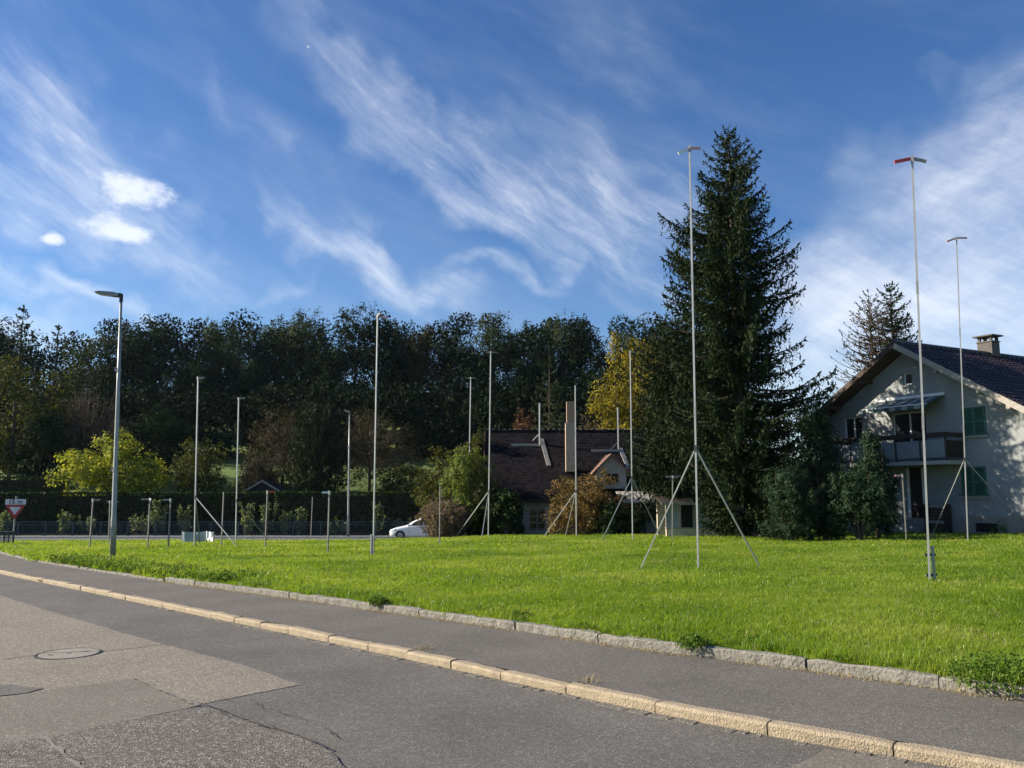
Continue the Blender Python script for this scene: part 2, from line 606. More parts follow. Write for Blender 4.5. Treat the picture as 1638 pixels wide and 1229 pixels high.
M = dict(
    soil=mat('soil', (0.06, 0.075, 0.025), 0.95, var=0.4, vscale=0.7, bump=0.4, bscale=6),
    meadow=mat('meadow', (0.10, 0.15, 0.03), 0.95, var=0.35, vscale=0.5, bump=0.8, bscale=9),
    lawn=mat('lawn_soil', (0.055, 0.085, 0.012), 0.95, var=0.35, vscale=3, bump=0.6, bscale=40),
    road=asphalt('asphalt_dark', (0.090, 0.084, 0.076), (0.180, 0.167, 0.149), 115, 0.30, 0.20),
    old=asphalt('asphalt_old', (0.145, 0.127, 0.102), (0.290, 0.258, 0.212), 100, 0.40, 0.12),
    mid=asphalt('asphalt_mid', (0.130, 0.117, 0.098), (0.232, 0.211, 0.180), 120, 0.25, 0.12),
    coarse=asphalt('asphalt_coarse', (0.074, 0.066, 0.057), (0.220, 0.198, 0.172), 80, 0.6, 0.14, 0.9),
    black=asphalt('asphalt_black', (0.035, 0.034, 0.033), (0.11, 0.105, 0.10), 90, 0.2, 0.2),
    pave=asphalt('asphalt_pavement', (0.098, 0.089, 0.078), (0.185, 0.170, 0.147), 120, 0.3, 0.18, 0.5),
    far_road=asphalt('asphalt_far', (0.10, 0.10, 0.10), (0.17, 0.17, 0.17), 60, 0.2, 0.12),
    seam=mat('bitumen_seam', (0.19, 0.175, 0.16), 0.9, var=0.25, vscale=30),
    kerb=mat('granite_tan', (0.325, 0.262, 0.178), 0.85, var=0.45, vscale=13, island=True, bump=0.7, bscale=70),
    edge=mat('granite_grey', (0.19, 0.178, 0.15), 0.9, var=0.55, vscale=11, island=True, bump=1.0, bscale=34),
    sett=mat('sett_stone', (0.165, 0.15, 0.125), 0.9, var=0.4, vscale=20, bump=0.8, bscale=50),
    iron=mat('cast_iron', (0.27, 0.245, 0.205), 0.75, 0.0, var=0.3, vscale=30, bump=0.4, bscale=80),
    irondark=mat('iron_dark', (0.03, 0.03, 0.03), 0.7, 0.2),
    galv=mat('galvanised_steel', (0.30, 0.31, 0.30), 0.45, 0.35, var=0.18, vscale=5),
    post=mat('dull_post_metal', (0.20, 0.19, 0.17), 0.6, 0.15, var=0.2, vscale=4),
    alu=mat('aluminium_profile', (0.40, 0.40, 0.385), 0.45, 0.35, var=0.15, vscale=4),
    darkmetal=mat('dark_metal', (0.05, 0.055, 0.06), 0.55, 0.4),
    lamp_glass=mat('lamp_lens', (0.55, 0.57, 0.58), 0.2),
    railing=mat('railing_paint', (0.10, 0.13, 0.15), 0.5, 0.3, var=0.15, vscale=3),
    red=mat('red_paint', (0.62, 0.075, 0.06), 0.55, var=0.12, vscale=9),
    pink=mat('faded_red_paint', (0.70, 0.36, 0.32), 0.6, var=0.15, vscale=9),
    wood_grey=mat('weathered_wood', (0.33, 0.30, 0.26), 0.85, var=0.3, vscale=12, bump=0.3, bscale=40),
    wood=mat('brown_wood', (0.065, 0.046, 0.034), 0.8, var=0.3, vscale=10, bump=0.3, bscale=40),
    wood_dark=mat('dark_wood', (0.035, 0.026, 0.02), 0.75, var=0.3, vscale=10),
    white=mat('white_paint', (0.78, 0.78, 0.76), 0.5, var=0.06, vscale=6),
    sign_grey=mat('sign_white', (0.62, 0.62, 0.63), 0.45, var=0.08, vscale=5),
    sign_red=mat('sign_red', (0.40, 0.035, 0.04), 0.45),
    letter=mat('lettering', (0.02, 0.02, 0.022), 0.6),
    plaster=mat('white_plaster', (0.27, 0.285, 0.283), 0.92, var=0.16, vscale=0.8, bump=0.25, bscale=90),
    plaster_old=mat('old_plaster', (0.34, 0.325, 0.285), 0.95, var=0.3, vscale=1.6, bump=0.3, bscale=60),
    cream=mat('cream_plaster', (0.60, 0.50, 0.36), 0.95, var=0.3, vscale=2.5, bump=0.3, bscale=50),
    plinth=mat('grey_plinth', (0.26, 0.24, 0.215), 0.95, var=0.2, vscale=2, bump=0.3, bscale=50),
    tile=mat('dark_roof_tile', (0.030, 0.022, 0.027), 0.42, 0.0, 0.5, var=0.35, vscale=5, island=True),
    tile_old=mat('old_roof_tile', (0.015, 0.012, 0.014), 0.95, 0.0, 0.1, var=0.45, vscale=2.2, bump=0.4, bscale=25, island=True),
    tile_red=mat('brown_verge_tile', (0.19, 0.11, 0.08), 0.85, var=0.4, vscale=8),
    mortar=mat('ridge_mortar', (0.42, 0.37, 0.32), 0.9, var=0.3, vscale=6),
    chim=mat('chimney_render', (0.46, 0.35, 0.25), 0.9, var=0.2, vscale=4, bump=0.3, bscale=40),
    chim_brick=mat('chimney_brick_red', (0.40, 0.25, 0.16), 0.9, var=0.25, vscale=9),
    concrete=mat('concrete', (0.36, 0.345, 0.32), 0.9, var=0.2, vscale=5, bump=0.2, bscale=60),
    flue=mat('dark_chimney', (0.105, 0.095, 0.085), 0.9, var=0.3, vscale=5, bump=0.2, bscale=60),  # even dark grey-brown for the white house chimney
    shutter=mat('green_shutter_paint', (0.045, 0.13, 0.105), 0.6, var=0.15, vscale=6),
    glass=mat('dark_window_glass', (0.02, 0.023, 0.026), 0.12, 0.0, 0.35),
    panelblue=mat('balcony_panel_grey', (0.20, 0.23, 0.25), 0.5, var=0.08, vscale=3),
    awn_white=mat('awning_white', (0.30, 0.31, 0.30), 0.8, var=0.1, vscale=6),
    awn_green=mat('awning_green', (0.05, 0.10, 0.10), 0.8, var=0.1, vscale=6),
    tarp=mat('grey_tarpaulin', (0.30, 0.36, 0.37), 0.5, var=0.12, vscale=5),
    tarpw=mat('white_tarpaulin', (0.80, 0.82, 0.80), 0.5, var=0.05, vscale=5),
    orange=mat('ochre_road_surfacing', (0.40, 0.24, 0.10), 0.9, var=0.2, vscale=4),
    carpaint=mat('white_car_paint', (0.78, 0.79, 0.80), 0.22, 0.0, 0.6),
    rubber=mat('tyre_rubber', (0.02, 0.02, 0.02), 0.85),
    rim=mat('wheel_rim', (0.30, 0.31, 0.32), 0.35, 0.7),
    bark=mat('bark', (0.075, 0.058, 0.045), 0.95, var=0.4, vscale=9, bump=0.8, bscale=25),
    bark_grey=mat('grey_bark', (0.13, 0.115, 0.10), 0.95, var=0.4, vscale=9, bump=0.6, bscale=25),
    twig=mat('brown_twigs', (0.085, 0.062, 0.048), 0.9, var=0.3, vscale=5),
)
LM = dict(
    grass=leafmat('grass_blades', [(0.054, 0.112, 0.009), (0.126, 0.216, 0.014), (0.205, 0.288, 0.020), (0.34, 0.38, 0.09)], 0.5, 0.38, 0.35, 1.6, 0.4),
    weed=leafmat('weed_leaves', [(0.045, 0.095, 0.014), (0.085, 0.15, 0.022), (0.14, 0.21, 0.04)], 0.3, 0.5),
    dry=leafmat('dry_grass', [(0.30, 0.23, 0.12), (0.42, 0.34, 0.20)], 0.2, 0.8),
    spruce=leafmat('spruce_needles', [(0.010, 0.019, 0.009), (0.017, 0.030, 0.012), (0.032, 0.046, 0.017)], 0.12, 0.6),
    spruce2=leafmat('pale_spruce_needles', [(0.020, 0.036, 0.016), (0.038, 0.056, 0.022), (0.055, 0.072, 0.030)], 0.15, 0.6),
    yew=leafmat('evergreen_shrub_needles', [(0.012, 0.028, 0.014), (0.024, 0.045, 0.022), (0.045, 0.07, 0.035)], 0.12, 0.55),
    hedge=leafmat('hedge_leaves', [(0.014, 0.030, 0.012), (0.024, 0.044, 0.014), (0.045, 0.065, 0.018)], 0.12, 0.6),
    under=leafmat('shade_dark_undergrowth', [(0.007, 0.013, 0.006), (0.011, 0.019, 0.008), (0.016, 0.026, 0.010)], 0.08, 0.9),  # darker copy of the forest leaves; shade inside the wood put into the colour
    forest=leafmat('forest_leaves', [(0.012, 0.023, 0.009), (0.018, 0.032, 0.011), (0.026, 0.042, 0.014)], 0.10, 0.85),
    forest_light=leafmat('pale_forest_leaves', [(0.026, 0.042, 0.016), (0.042, 0.060, 0.022), (0.065, 0.082, 0.032)], 0.2, 0.6),
    forest_rust=leafmat('rusty_forest_leaves', [(0.035, 0.035, 0.011), (0.060, 0.046, 0.014), (0.09, 0.062, 0.018)], 0.2, 0.6),
    olive=leafmat('olive_leaves', [(0.035, 0.045, 0.014), (0.07, 0.08, 0.022), (0.12, 0.12, 0.035)], 0.3, 0.6),
    lime=leafmat('yellow_green_leaves', [(0.11, 0.15, 0.02), (0.22, 0.25, 0.03), (0.38, 0.38, 0.07)], 0.4, 0.5),
    green=leafmat('light_green_leaves', [(0.06, 0.10, 0.025), (0.12, 0.16, 0.035), (0.20, 0.21, 0.06)], 0.35, 0.5),
    yellow=leafmat('yellow_autumn_leaves', [(0.085, 0.095, 0.018), (0.20, 0.17, 0.022), (0.34, 0.26, 0.035)], 0.4, 0.5),
    orange=leafmat('copper_autumn_leaves', [(0.065, 0.055, 0.024), (0.14, 0.092, 0.034), (0.27, 0.175, 0.07)], 0.3, 0.5),
    rust=leafmat('red_brown_leaves', [(0.06, 0.034, 0.022), (0.10, 0.05, 0.03), (0.14, 0.085, 0.05)], 0.3, 0.5),
    brown_dark=leafmat('dull_brown_leaves', [(0.028, 0.027, 0.015), (0.050, 0.043, 0.024), (0.085, 0.068, 0.040)], 0.2, 0.6),
    brown=leafmat('brown_sparse_leaves', [(0.06, 0.05, 0.025), (0.11, 0.085, 0.045), (0.17, 0.13, 0.075)], 0.25, 0.6),
    greyred=leafmat('grey_seed_heads', [(0.10, 0.085, 0.06), (0.19, 0.15, 0.115), (0.27, 0.19, 0.15)], 0.3, 0.6),
    laurel=leafmat('laurel_leaves', [(0.07, 0.10, 0.04), (0.15, 0.19, 0.08), (0.30, 0.33, 0.20)], 0.3, 0.4),
)

# ---------------------------------------------------------------- setting: terrain
def build_ground():
    xs = np.unique(np.concatenate([np.linspace(-900, -120, 14), np.arange(-120, 121, 4.0), np.linspace(120, 900, 14)]))
    ys = np.unique(np.concatenate([np.linspace(-300, -30, 8), np.arange(-30, 70, 3.0), np.arange(67, 200, 3.0), np.linspace(200, 1200, 14)]))
    X, Y = np.meshgrid(xs, ys)
    Z = G(X, Y) - 0.08
    for i in range(X.shape[0]):
        for j in range(X.shape[1]):
            if Y[i, j] > 72:
                Z[i, j] += 0.5 * mnoise.noise((X[i, j] * .08, Y[i, j] * .08, 3.0)) * min(1, (Y[i, j] - 72) / 15)
    n, m = X.shape
    idx = np.arange(n * m).reshape(n, m)
    F = np.stack([idx[:-1, :-1], idx[:-1, 1:], idx[1:, 1:], idx[1:, :-1]], -1).reshape(-1, 4)
    put('ground', mesh_np('ground', np.stack([X, Y, Z], -1), F, True), M['meadow'], kind='structure')


build_ground()


def sheet_mesh(name, poly, off, step):
    """polygon draped over the ground, cut fine enough to follow it"""
    bm = bmesh.new()
    vs = [bm.verts.new((p[0], p[1], 0)) for p in poly]
    bm.faces.new(vs)
    bmesh.ops.triangulate(bm, faces=bm.faces[:])
    for _ in range(12):
        long = [e for e in bm.edges if e.calc_length() > step]
        if not long:
            break
        bmesh.ops.subdivide_edges(bm, edges=long, cuts=1)
        bmesh.ops.triangulate(bm, faces=[f for f in bm.faces if len(f.verts) > 3])
    for v in bm.verts:
        v.co.z = Gf(v.co.x, v.co.y) + off
    bmesh.ops.recalc_face_normals(bm, faces=bm.faces[:])
    for f in bm.faces:
        if f.normal.z < 0:
            f.normal_flip()
    me = bpy.data.meshes.new(name)
    bm.to_mesh(me)
    bm.free()
    return me


def catmull(pts, step):
    pts = [Vector((p[0], p[1])) for p in pts]
    out = []
    for i in range(len(pts) - 1):
        p0 = pts[max(i - 1, 0)]
        p1, p2 = pts[i], pts[i + 1]
        p3 = pts[min(i + 2, len(pts) - 1)]
        n = max(2, int((p2 - p1).length / step))
        for k in range(n):
            t = k / n
            out.append(0.5 * ((2 * p1) + (p2 - p0) * t + (2 * p0 - 5 * p1 + 4 * p2 - p3) * t * t + (3 * p1 - p0 - 3 * p2 + p3) * t ** 3))
    out.append(pts[-1])
    return out


def resample(line, step):
    out = [line[0]]
    acc = 0.0
    for a, b in zip(line[:-1], line[1:]):
        d = (b - a).length
        while acc + d >= step:
            t = (step - acc) / d
            a = a.lerp(b, t)
            out.append(a)
            d = (b - a).length
            acc = 0.0
        acc += d
    return out


# face line of the road kerb (right to left) and of the lawn edging
KERB = resample(catmull([(9.5, -0.9), (5.6, 2.4), (2.87, 4.9), (1.74, 5.82), (0.65, 6.88), (-0.86, 8.48), (-2.54, 10.22), (-4.61, 12.32), (-8.18, 16.0), (-12.18, 20.1), (-16.2, 24.6), (-20.0, 29.6), (-23.6, 35.0), (-28.5, 41.0), (-36, 46.5)], 0.05), 0.10)
EDGE = resample(catmull([(10.9, 0.4), (6.9, 3.75), (3.84, 6.46), (2.66, 7.58), (1.18, 8.92), (-0.14, 10.3), (-1.95, 12.08), (-4.53, 14.6), (-7.13, 17.1), (-11.38, 21.5), (-14.5, 25.0), (-17.3, 28.5), (-19.4, 31.6), (-21.4, 34.8), (-22.6, 38.5), (-22.6, 44), (-21.0, 48.6)], 0.05), 0.10)
LAWN_BACK = [(-17, 50.6), (-11, 51.2), (-4, 51.4), (2, 49.6), (9, 49.6), (15, 47), (24, 44), (40, 36), (40, 4), (22, -8), (13, -1.5)]


def offset(line, d):
    out = []
    for i, p in enumerate(line):
        t = (line[min(i + 1, len(line) - 1)] - line[max(i - 1, 0)]).normalized()
        out.append(p + Vector((t.y, -t.x)) * d)
    return out


# the roads: one near sheet to the left of the kerb, one far road across
road_poly = [tuple(p) for p in offset(KERB, 0.0)[::6]] + [(-60, 60), (-60, -30), (9.5, -30)]
put('road', sheet_mesh('road', [(p[0], p[1]) for p in road_poly], 0.0, 1.6), M['road'], kind='structure')
far_poly = [(-59.9, 61.6), (-36, 46.6), (-28.5, 41.1), (-23.7, 36.4), (-22.9, 38.6), (-22.9, 44.2), (-21.2, 48.9), (-17, 50.8), (-11, 51.4), (-4, 51.6), (20, 53), (60, 53), (60, 61.6)]
put('road', sheet_mesh('road', far_poly, 0.006, 1.6), M['far_road'], kind='structure')
put('pavement', sheet_mesh('pavement', [(-70, 61.85), (70, 61.85), (70, 64.6), (-70, 64.6)], 0.07, 2.0), M['far_road'], kind='structure')

# near pavement: ribbon between the two stone rows
def ribbon():
    a = offset(KERB, 0.13)
    b = offset(EDGE, -0.01)
    n = 260
    A = [a[min(int(i / n * (len(a) - 60)), len(a) - 1)] for i in range(n + 1)]
    Bp = [b[min(int(i / n * (len(b) - 130)), len(b) - 1)] for i in range(n + 1)]
    V, F, m = [], [], 7
    for p, q in zip(A, Bp):
        for k in range(m):
            v = p.lerp(q, k / (m - 1))
            V.append((v.x, v.y, Gf(v.x, v.y) + PAVE))
    for i in range(n):
        for k in range(m - 1):
            F.append((i * m + k, i * m + k + 1, (i + 1) * m + k + 1, (i + 1) * m + k))
    return mesh_np('pavement', V, np.array(F), True)


pv = put('pavement', ribbon(), M['pave'], kind='structure')

# repairs and seams in the road surface
def px_poly(pts):
    P = [Vector(hit(x, y).xy) for x, y in pts]
    out = []
    for a, b in zip(P, P[1:] + P[:1]):
        n = max(1, min(40, int((b - a).length / .14)))
        nr = Vector((b.y - a.y, a.x - b.x)).normalized()
        for k in range(n):
            q = a.lerp(b, k / n)
            out.append(tuple(q + nr * (mnoise.noise((q.x * 3.1, q.y * 3.1, 9.)) * .035 + mnoise.noise((q.x * 11, q.y * 11, 2.)) * .018)))
    return out


put('road_patch', sheet_mesh('road_patch', px_poly([(-420, 900), (-120, 930), (0, 953), (60, 972), (125, 992), (250, 1028), (330, 1049), (400, 1068), (480, 1096), (400, 1112), (318, 1128), (270, 1114), (214, 1091), (90, 1107), (0, 1122), (-200, 1156), (-600, 1080), (-700, 960)]), 0.004, 0.9), M['old'], kind='structure')
put('road_patch', sheet_mesh('road_patch', px_poly([(-200, 1151.5), (0, 1118.5), (90, 1103.5), (214, 1087), (270, 1111), (316, 1131), (200, 1157), (70, 1186), (0, 1195), (-260, 1235)]), 0.008, 0.9), M['mid'], kind='structure')
put('road_patch', sheet_mesh('road_patch', px_poly([(-260, 1232), (0, 1192), (70, 1183), (200, 1155), (318, 1133), (360, 1143), (420, 1165), (470, 1178), (530, 1203), (575, 1260), (640, 1330), (-300, 1420)]), 0.012, 0.6), M['coarse'], kind='structure')
put('road_patch', sheet_mesh('road_patch', px_poly([(-60, 1100), (20, 1097), (72, 1103), (40, 1110), (0, 1115), (-60, 1122)]), 0.010, 0.5), M['road'], kind='structure')
put('road_patch', sheet_mesh('road_patch', px_poly([(1240, 1240), (1320, 1200), (1420, 1215), (1600, 1262), (1560, 1330), (1300, 1300)]), 0.004, 0.4), M['mid'], kind='structure')


def seam(pts, w, m):
    line = [Vector(hit(x, y).xy) for x, y in pts]
    line = catmull(line, 0.06)
    rng = random.Random(5)
    V, F = [], []
    for i, p in enumerate(line):
        t = (line[min(i + 1, len(line) - 1)] - line[max(i - 1, 0)]).normalized()
        nrm = Vector((t.y, -t.x))
        c = p + nrm * rng.uniform(-.008, .008)
        for s in (-1, 1):
            q = c + nrm * s * w * rng.uniform(.3, .7)
            V.append((q.x, q.y, Gf(q.x, q.y) + 0.018))
    for i in range(len(line) - 1):
        F.append((2 * i, 2 * i + 1, 2 * i + 3, 2 * i + 2))
    put('road_seam', mesh_np('road_seam', V, np.array(F)), m, kind='structure')


seam([(214, 1086.5), (262, 1108), (317, 1132)], 0.03, M['seam'])
seam([(70, 1182), (95, 1205), (125, 1229), (150, 1250)], 0.028, M['seam'])
seam([(318, 1128), (345, 1136), (420, 1165), (475, 1180), (530, 1203)], 0.013, M['black'])
seam([(0, 1056), (60, 1048), (140, 1044), (200, 1039), (262, 1030)], 0.02, M['seam'])

def crack(pts, w, seed):
    line = catmull([Vector(hit(x, y).xy) for x, y in pts], 0.05)
    V, F = [], []
    for i, p in enumerate(line):
        t = (line[min(i + 1, len(line) - 1)] - line[max(i - 1, 0)]).normalized()
        nrm = Vector((t.y, -t.x))
        c = p + nrm * (mnoise.noise((p.x * 4, p.y * 4, seed)) * .09 + mnoise.noise((p.x * 17, p.y * 17, seed)) * .03)
        ww = w * max(.15, .6 + mnoise.noise((p.x * 6, p.y * 6, seed + 5.)))
        for s in (-1, 1):
            q = c + nrm * s * ww / 2
            V.append((q.x, q.y, Gf(q.x, q.y) + (.022 if pts[0][1] > 1000 else .01)))
    for i in range(len(line) - 1):
        F.append((2 * i, 2 * i + 1, 2 * i + 3, 2 * i + 2))
    put('road_crack', mesh_np('road_crack', V, np.array(F)), M['irondark'], kind='structure')


crack([(330, 1120), (400, 1128), (430, 1140), (475, 1150), (520, 1172), (560, 1190)], .008, 1.0)
crack([(345, 1138), (372, 1150), (410, 1158), (436, 1172)], .009, 2.0)
crack([(500, 1092), (590, 1084), (700, 1094), (780, 1090)], .005, 3.0)
crack([(-20, 1205), (30, 1212), (75, 1210), (130, 1222)], .008, 4.0)
crack([(160, 1042), (230, 1034), (300, 1040)], .005, 5.0)

# ---------------------------------------------------------------- kerbs
def stone_row(parent_name, name, line, side, lens, width, low, high, cham, rough, material, seed, rounding=0.02):
    """a row of single stones along a line; the stone body lies on the 'side' of the line"""
    rng = random.Random(seed)
    par = bpy.data.objects.new(parent_name, None)
    C.objects.link(par)
    par['kind'] = 'structure'
    i = 0
    while i < len(line) - 4:
        n = max(3, int(rng.uniform(*lens) / 0.10))
        seg = line[i:i + n + 1]
        i += n
        if len(seg) < 3:
            break
        dz, dl = rng.uniform(-.006, .008), rng.uniform(-.008, .008)
        prof = [(0.012, low), (0.0, high - cham), (cham * .35, high - cham * .35), (cham, high), (width - .015, high), (width, high - .015), (width, low)]
        V, F = [], []
        m = len(prof)
        tilt = rng.uniform(-.012, .012)
        for k, p in enumerate(seg):
            t = (seg[min(k + 1, len(seg) - 1)] - seg[max(k - 1, 0)]).normalized()
            nrm = Vector((t.y, -t.x)) * side
            endd = min(k, len(seg) - 1 - k)
            pp = p + t * ((0.006 if k == 0 else 0) - (0.006 if k == len(seg) - 1 else 0))
            rd = rounding if endd == 0 else 0
            for u, z in prof:
                j = mnoise.noise((pp.x * 7 + u * 9, pp.y * 7, z * 9 + seed)) * rough
                j2 = mnoise.noise((pp.x * 5, pp.y * 5 + u * 11, seed + 4.)) * rough
                uu = u + (rd if u < width / 2 else -rd) + j + dl
                zz = z - (rd * .7 if z > low else 0) + (j2 + dz + tilt * (k / len(seg) - .5) if z > low else 0)
                q = pp + nrm * uu
                V.append((q.x, q.y, Gf(q.x, q.y) + zz))
        for k in range(len(seg) - 1):
            for c in range(m - 1):
                f = (k * m + c, (k + 1) * m + c, (k + 1) * m + c + 1, k * m + c + 1)
                F.append(f if side < 0 else f[::-1])
        o = bpy.data.objects.new(name, None)
        bb = B()
        bb.add(V, F)
        bb.add([V[c] for c in range(m)], [tuple(range(m))])
        bb.add([V[(len(seg) - 1) * m + c] for c in range(m)], [tuple(range(m - 1, -1, -1))])
        bpy.data.objects.remove(o)
        put(name, bb, material, par)
    return par


stone_row('kerb', 'kerb_stone', KERB, 1, (0.70, 0.95), 0.120, -0.06, 0.074, 0.020, 0.006, M['kerb'], 3, 0.006)
stone_row('kerb', 'kerb_stone', EDGE[:244], 1, (0.65, 1.25), 0.11, 0.0, 0.158, 0.014, 0.020, M['edge'], 11, 0.008)

stone_row('kerb', 'kerb_stone', EDGE[244:-90], 1, (0.65, 1.25), 0.11, 0.0, 0.110, 0.014, 0.020, M['edge'], 12, 0.008)

# gutter setts in front of the kerb
gut = bpy.data.objects.new('gutter', None)
C.objects.link(gut)
gut['kind'] = 'structure'
rg = random.Random(8)
line = KERB[20:215]
i = 0
while i < len(line) - 3:
    n = rg.choice([1, 1, 2, 2, 3])
    a, b = line[i], line[min(i + n, len(line) - 1)]
    i += n
    if rg.random() < 0.18:
        continue
    t = (b - a).normalized()
    nr = Vector((t.y, -t.x)) * -1
    w = rg.uniform(.05, .10)
    L_ = (b - a).length - rg.uniform(.012, .04)
    c = (a + b) / 2 + nr * (w / 2 + 0.006)
    h = rg.uniform(.003, .008)
    bb = B()
    ang = math.atan2(t.y, t.x) + rg.uniform(-.06, .06)
    bb.box((c.x, c.y, Gf(c.x, c.y) - .02 + h / 2), (L_, w, .04 + h), Matrix.Rotation(ang, 3, 'Z'), rg.uniform(.93, .98))
    put('sett', bb, M['sett'], gut)

# far kerb along the far pavement
fk = bpy.data.objects.new('kerb', None)
C.objects.link(fk)
fk['kind'] = 'structure'
b0 = B()
b0.box((0, 0, 0), (1.96, .24, .20), None, .97)
fkm = b0.mesh('kerb_stone')
fkm.materials.append(M['concrete'])
for k in range(-20, 6):
    x = k * 2.0
    put('kerb_stone', fkm, None, fk, (x, 61.72, Gf(x, 61.72) - .02))

# the ochre surfacing of the crossing and the white edge dashes on the far road
put('road_marking', sheet_mesh('road_marking', [(-17.6, 53.2), (-12.6, 53.2), (-12.6, 54.7), (-17.6, 54.7)], 0.016, 1.5), M['orange'], kind='structure')
for k in range(7):
    x = -27 + k * 2.2
    put('road_marking', sheet_mesh('road_marking', [(x, 51.3), (x + 1.1, 51.3), (x + 1.1, 51.6), (x, 51.6)], 0.016, 1.5), M['white'], kind='structure')

# manhole
mc = hit(110, 1047)
t = thing('manhole', 'round cast iron manhole cover set in the pale worn road surface', 'manhole', (mc.x, mc.y, mc.z + .004))
bb = B()
n = 40
for r0, r1, z0, z1 in ((.33, .305, .004, .010), (.305, .300, .010, -.004)):
    V = [(r * math.cos(2 * math.pi * k / n), r * math.sin(2 * math.pi * k / n), z) for r, z in ((r0, z0), (r1, z1)) for k in range(n)]
    bb.add(V, [(k, (k + 1) % n, n + (k + 1) % n, n + k) for k in range(n)])
put('frame', bb, M['irondark'], t)
bb = B()
V = [(0.292 * math.cos(2 * math.pi * k / n), 0.292 * math.sin(2 * math.pi * k / n), .008) for k in range(n)]
bb.add(V, [tuple(range(n))])
put('cover', bb, M['iron'], t)
for q in ((0, 0), (.14, .1), (-.14, -.1)):
    bb = B()
    bb.box((q[0], q[1], .0095), (.05, .025, .002))
    put('lifting_slot', bb, M['irondark'], t)

# ---------------------------------------------------------------- lawn and grass
lawn_poly = [tuple(p) for p in offset(EDGE, 0.11)[::5]] + LAWN_BACK
put('lawn', sheet_mesh('lawn', lawn_poly, LAWN, 1.2), M['lawn'], kind='structure')
LP = np.array(lawn_poly)


def inside(P, poly):
    x, y = P[:, 0], P[:, 1]
    c = np.zeros(len(P), bool)
    j = len(poly) - 1
    for i in range(len(poly)):
        xi, yi = poly[i]
        xj, yj = poly[j]
        k = ((yi > y) != (yj > y)) & (x < (xj - xi) * (y - yi) / (yj - yi + 1e-12) + xi)
        c ^= k
        j = i
    return c


def grass_tuft(name, n, rad, hmin, hmax, w, seed, material, droop=.5):
    rng = np.random.default_rng(seed)
    V, Q, T = [], [], []
    k = 0
    for _ in range(n):
        a = rng.uniform(0, 2 * math.pi)
        r = rad * math.sqrt(rng.random())
        bx, by = r * math.cos(a), r * math.sin(a)
        h = rng.uniform(hmin, hmax)
        la = rng.uniform(0, 2 * math.pi)
        ln = rng.uniform(.1, droop) * h
        ww = w * rng.uniform(.6, 1.3)
        sx, sy = -math.sin(la) * ww / 2, math.cos(la) * ww / 2
        dx, dy = math.cos(la), math.sin(la)
        m = (bx + dx * ln * .3, by + dy * ln * .3, h * .6)
        e = (bx + dx * ln, by + dy * ln, h * (1 - .25 * ln / h))
        V += [(bx - sx, by - sy, -.01), (bx + sx, by + sy, -.01), (m[0] + sx * .8, m[1] + sy * .8, m[2]), (m[0] - sx * .8, m[1] - sy * .8, m[2]), e]
        Q.append((k, k + 1, k + 2, k + 3))
        T.append((k + 3, k + 2, k + 4))
        k += 5
    me = mesh_np(name, V, [np.array(Q), np.array(T)])
    me.materials.append(material)
    return bpy.data.objects.new(name, me)      # never linked: only a shape for the scatter


def weed_tuft(name, n, rad, h, size, seed, material):
    rng = np.random.default_rng(seed)
    a = rng.uniform(0, 2 * math.pi, n)
    r = rad * np.sqrt(rng.random(n))
    P = np.stack([r * np.cos(a), r * np.sin(a), h * rng.random(n) * (1 - .5 * (r / rad) ** 2) + .01], 1)
    me = mesh_np(name, *diamonds(rng, P, size, 0.62, upbias=.8))
    me.materials.append(material)
    return bpy.data.objects.new(name, me)


def rand_dirs(rng, n):
    v = rng.normal(size=(n, 3))
    return v / np.linalg.norm(v, axis=1)[:, None]


def diamonds(rng, P, size, aspect=0.5, upbias=0.0, axis=None, out=None):
    """one pointed leaf per point"""
    n = len(P)
    nr = rand_dirs(rng, n)
    nr[:, 2] += upbias
    if out is not None:
        nr = nr * .75 + out
    nr /= np.linalg.norm(nr, axis=1)[:, None]
    u = rand_dirs(rng, n) if axis is None else axis + 0.25 * rand_dirs(rng, n)
    u -= nr * np.sum(u * nr, 1)[:, None]
    u /= np.linalg.norm(u, axis=1)[:, None] + 1e-9
    v = np.cross(nr, u)
    s = (size * rng.uniform(.6, 1.35, n))[:, None]
    u, v = u * s * .5, v * s * .5 * aspect
    V = np.stack([P - u, P + v + u * .1, P + u, P - v + u * .1], 1).reshape(-1, 3)
    return V, np.arange(4 * n).reshape(n, 4)


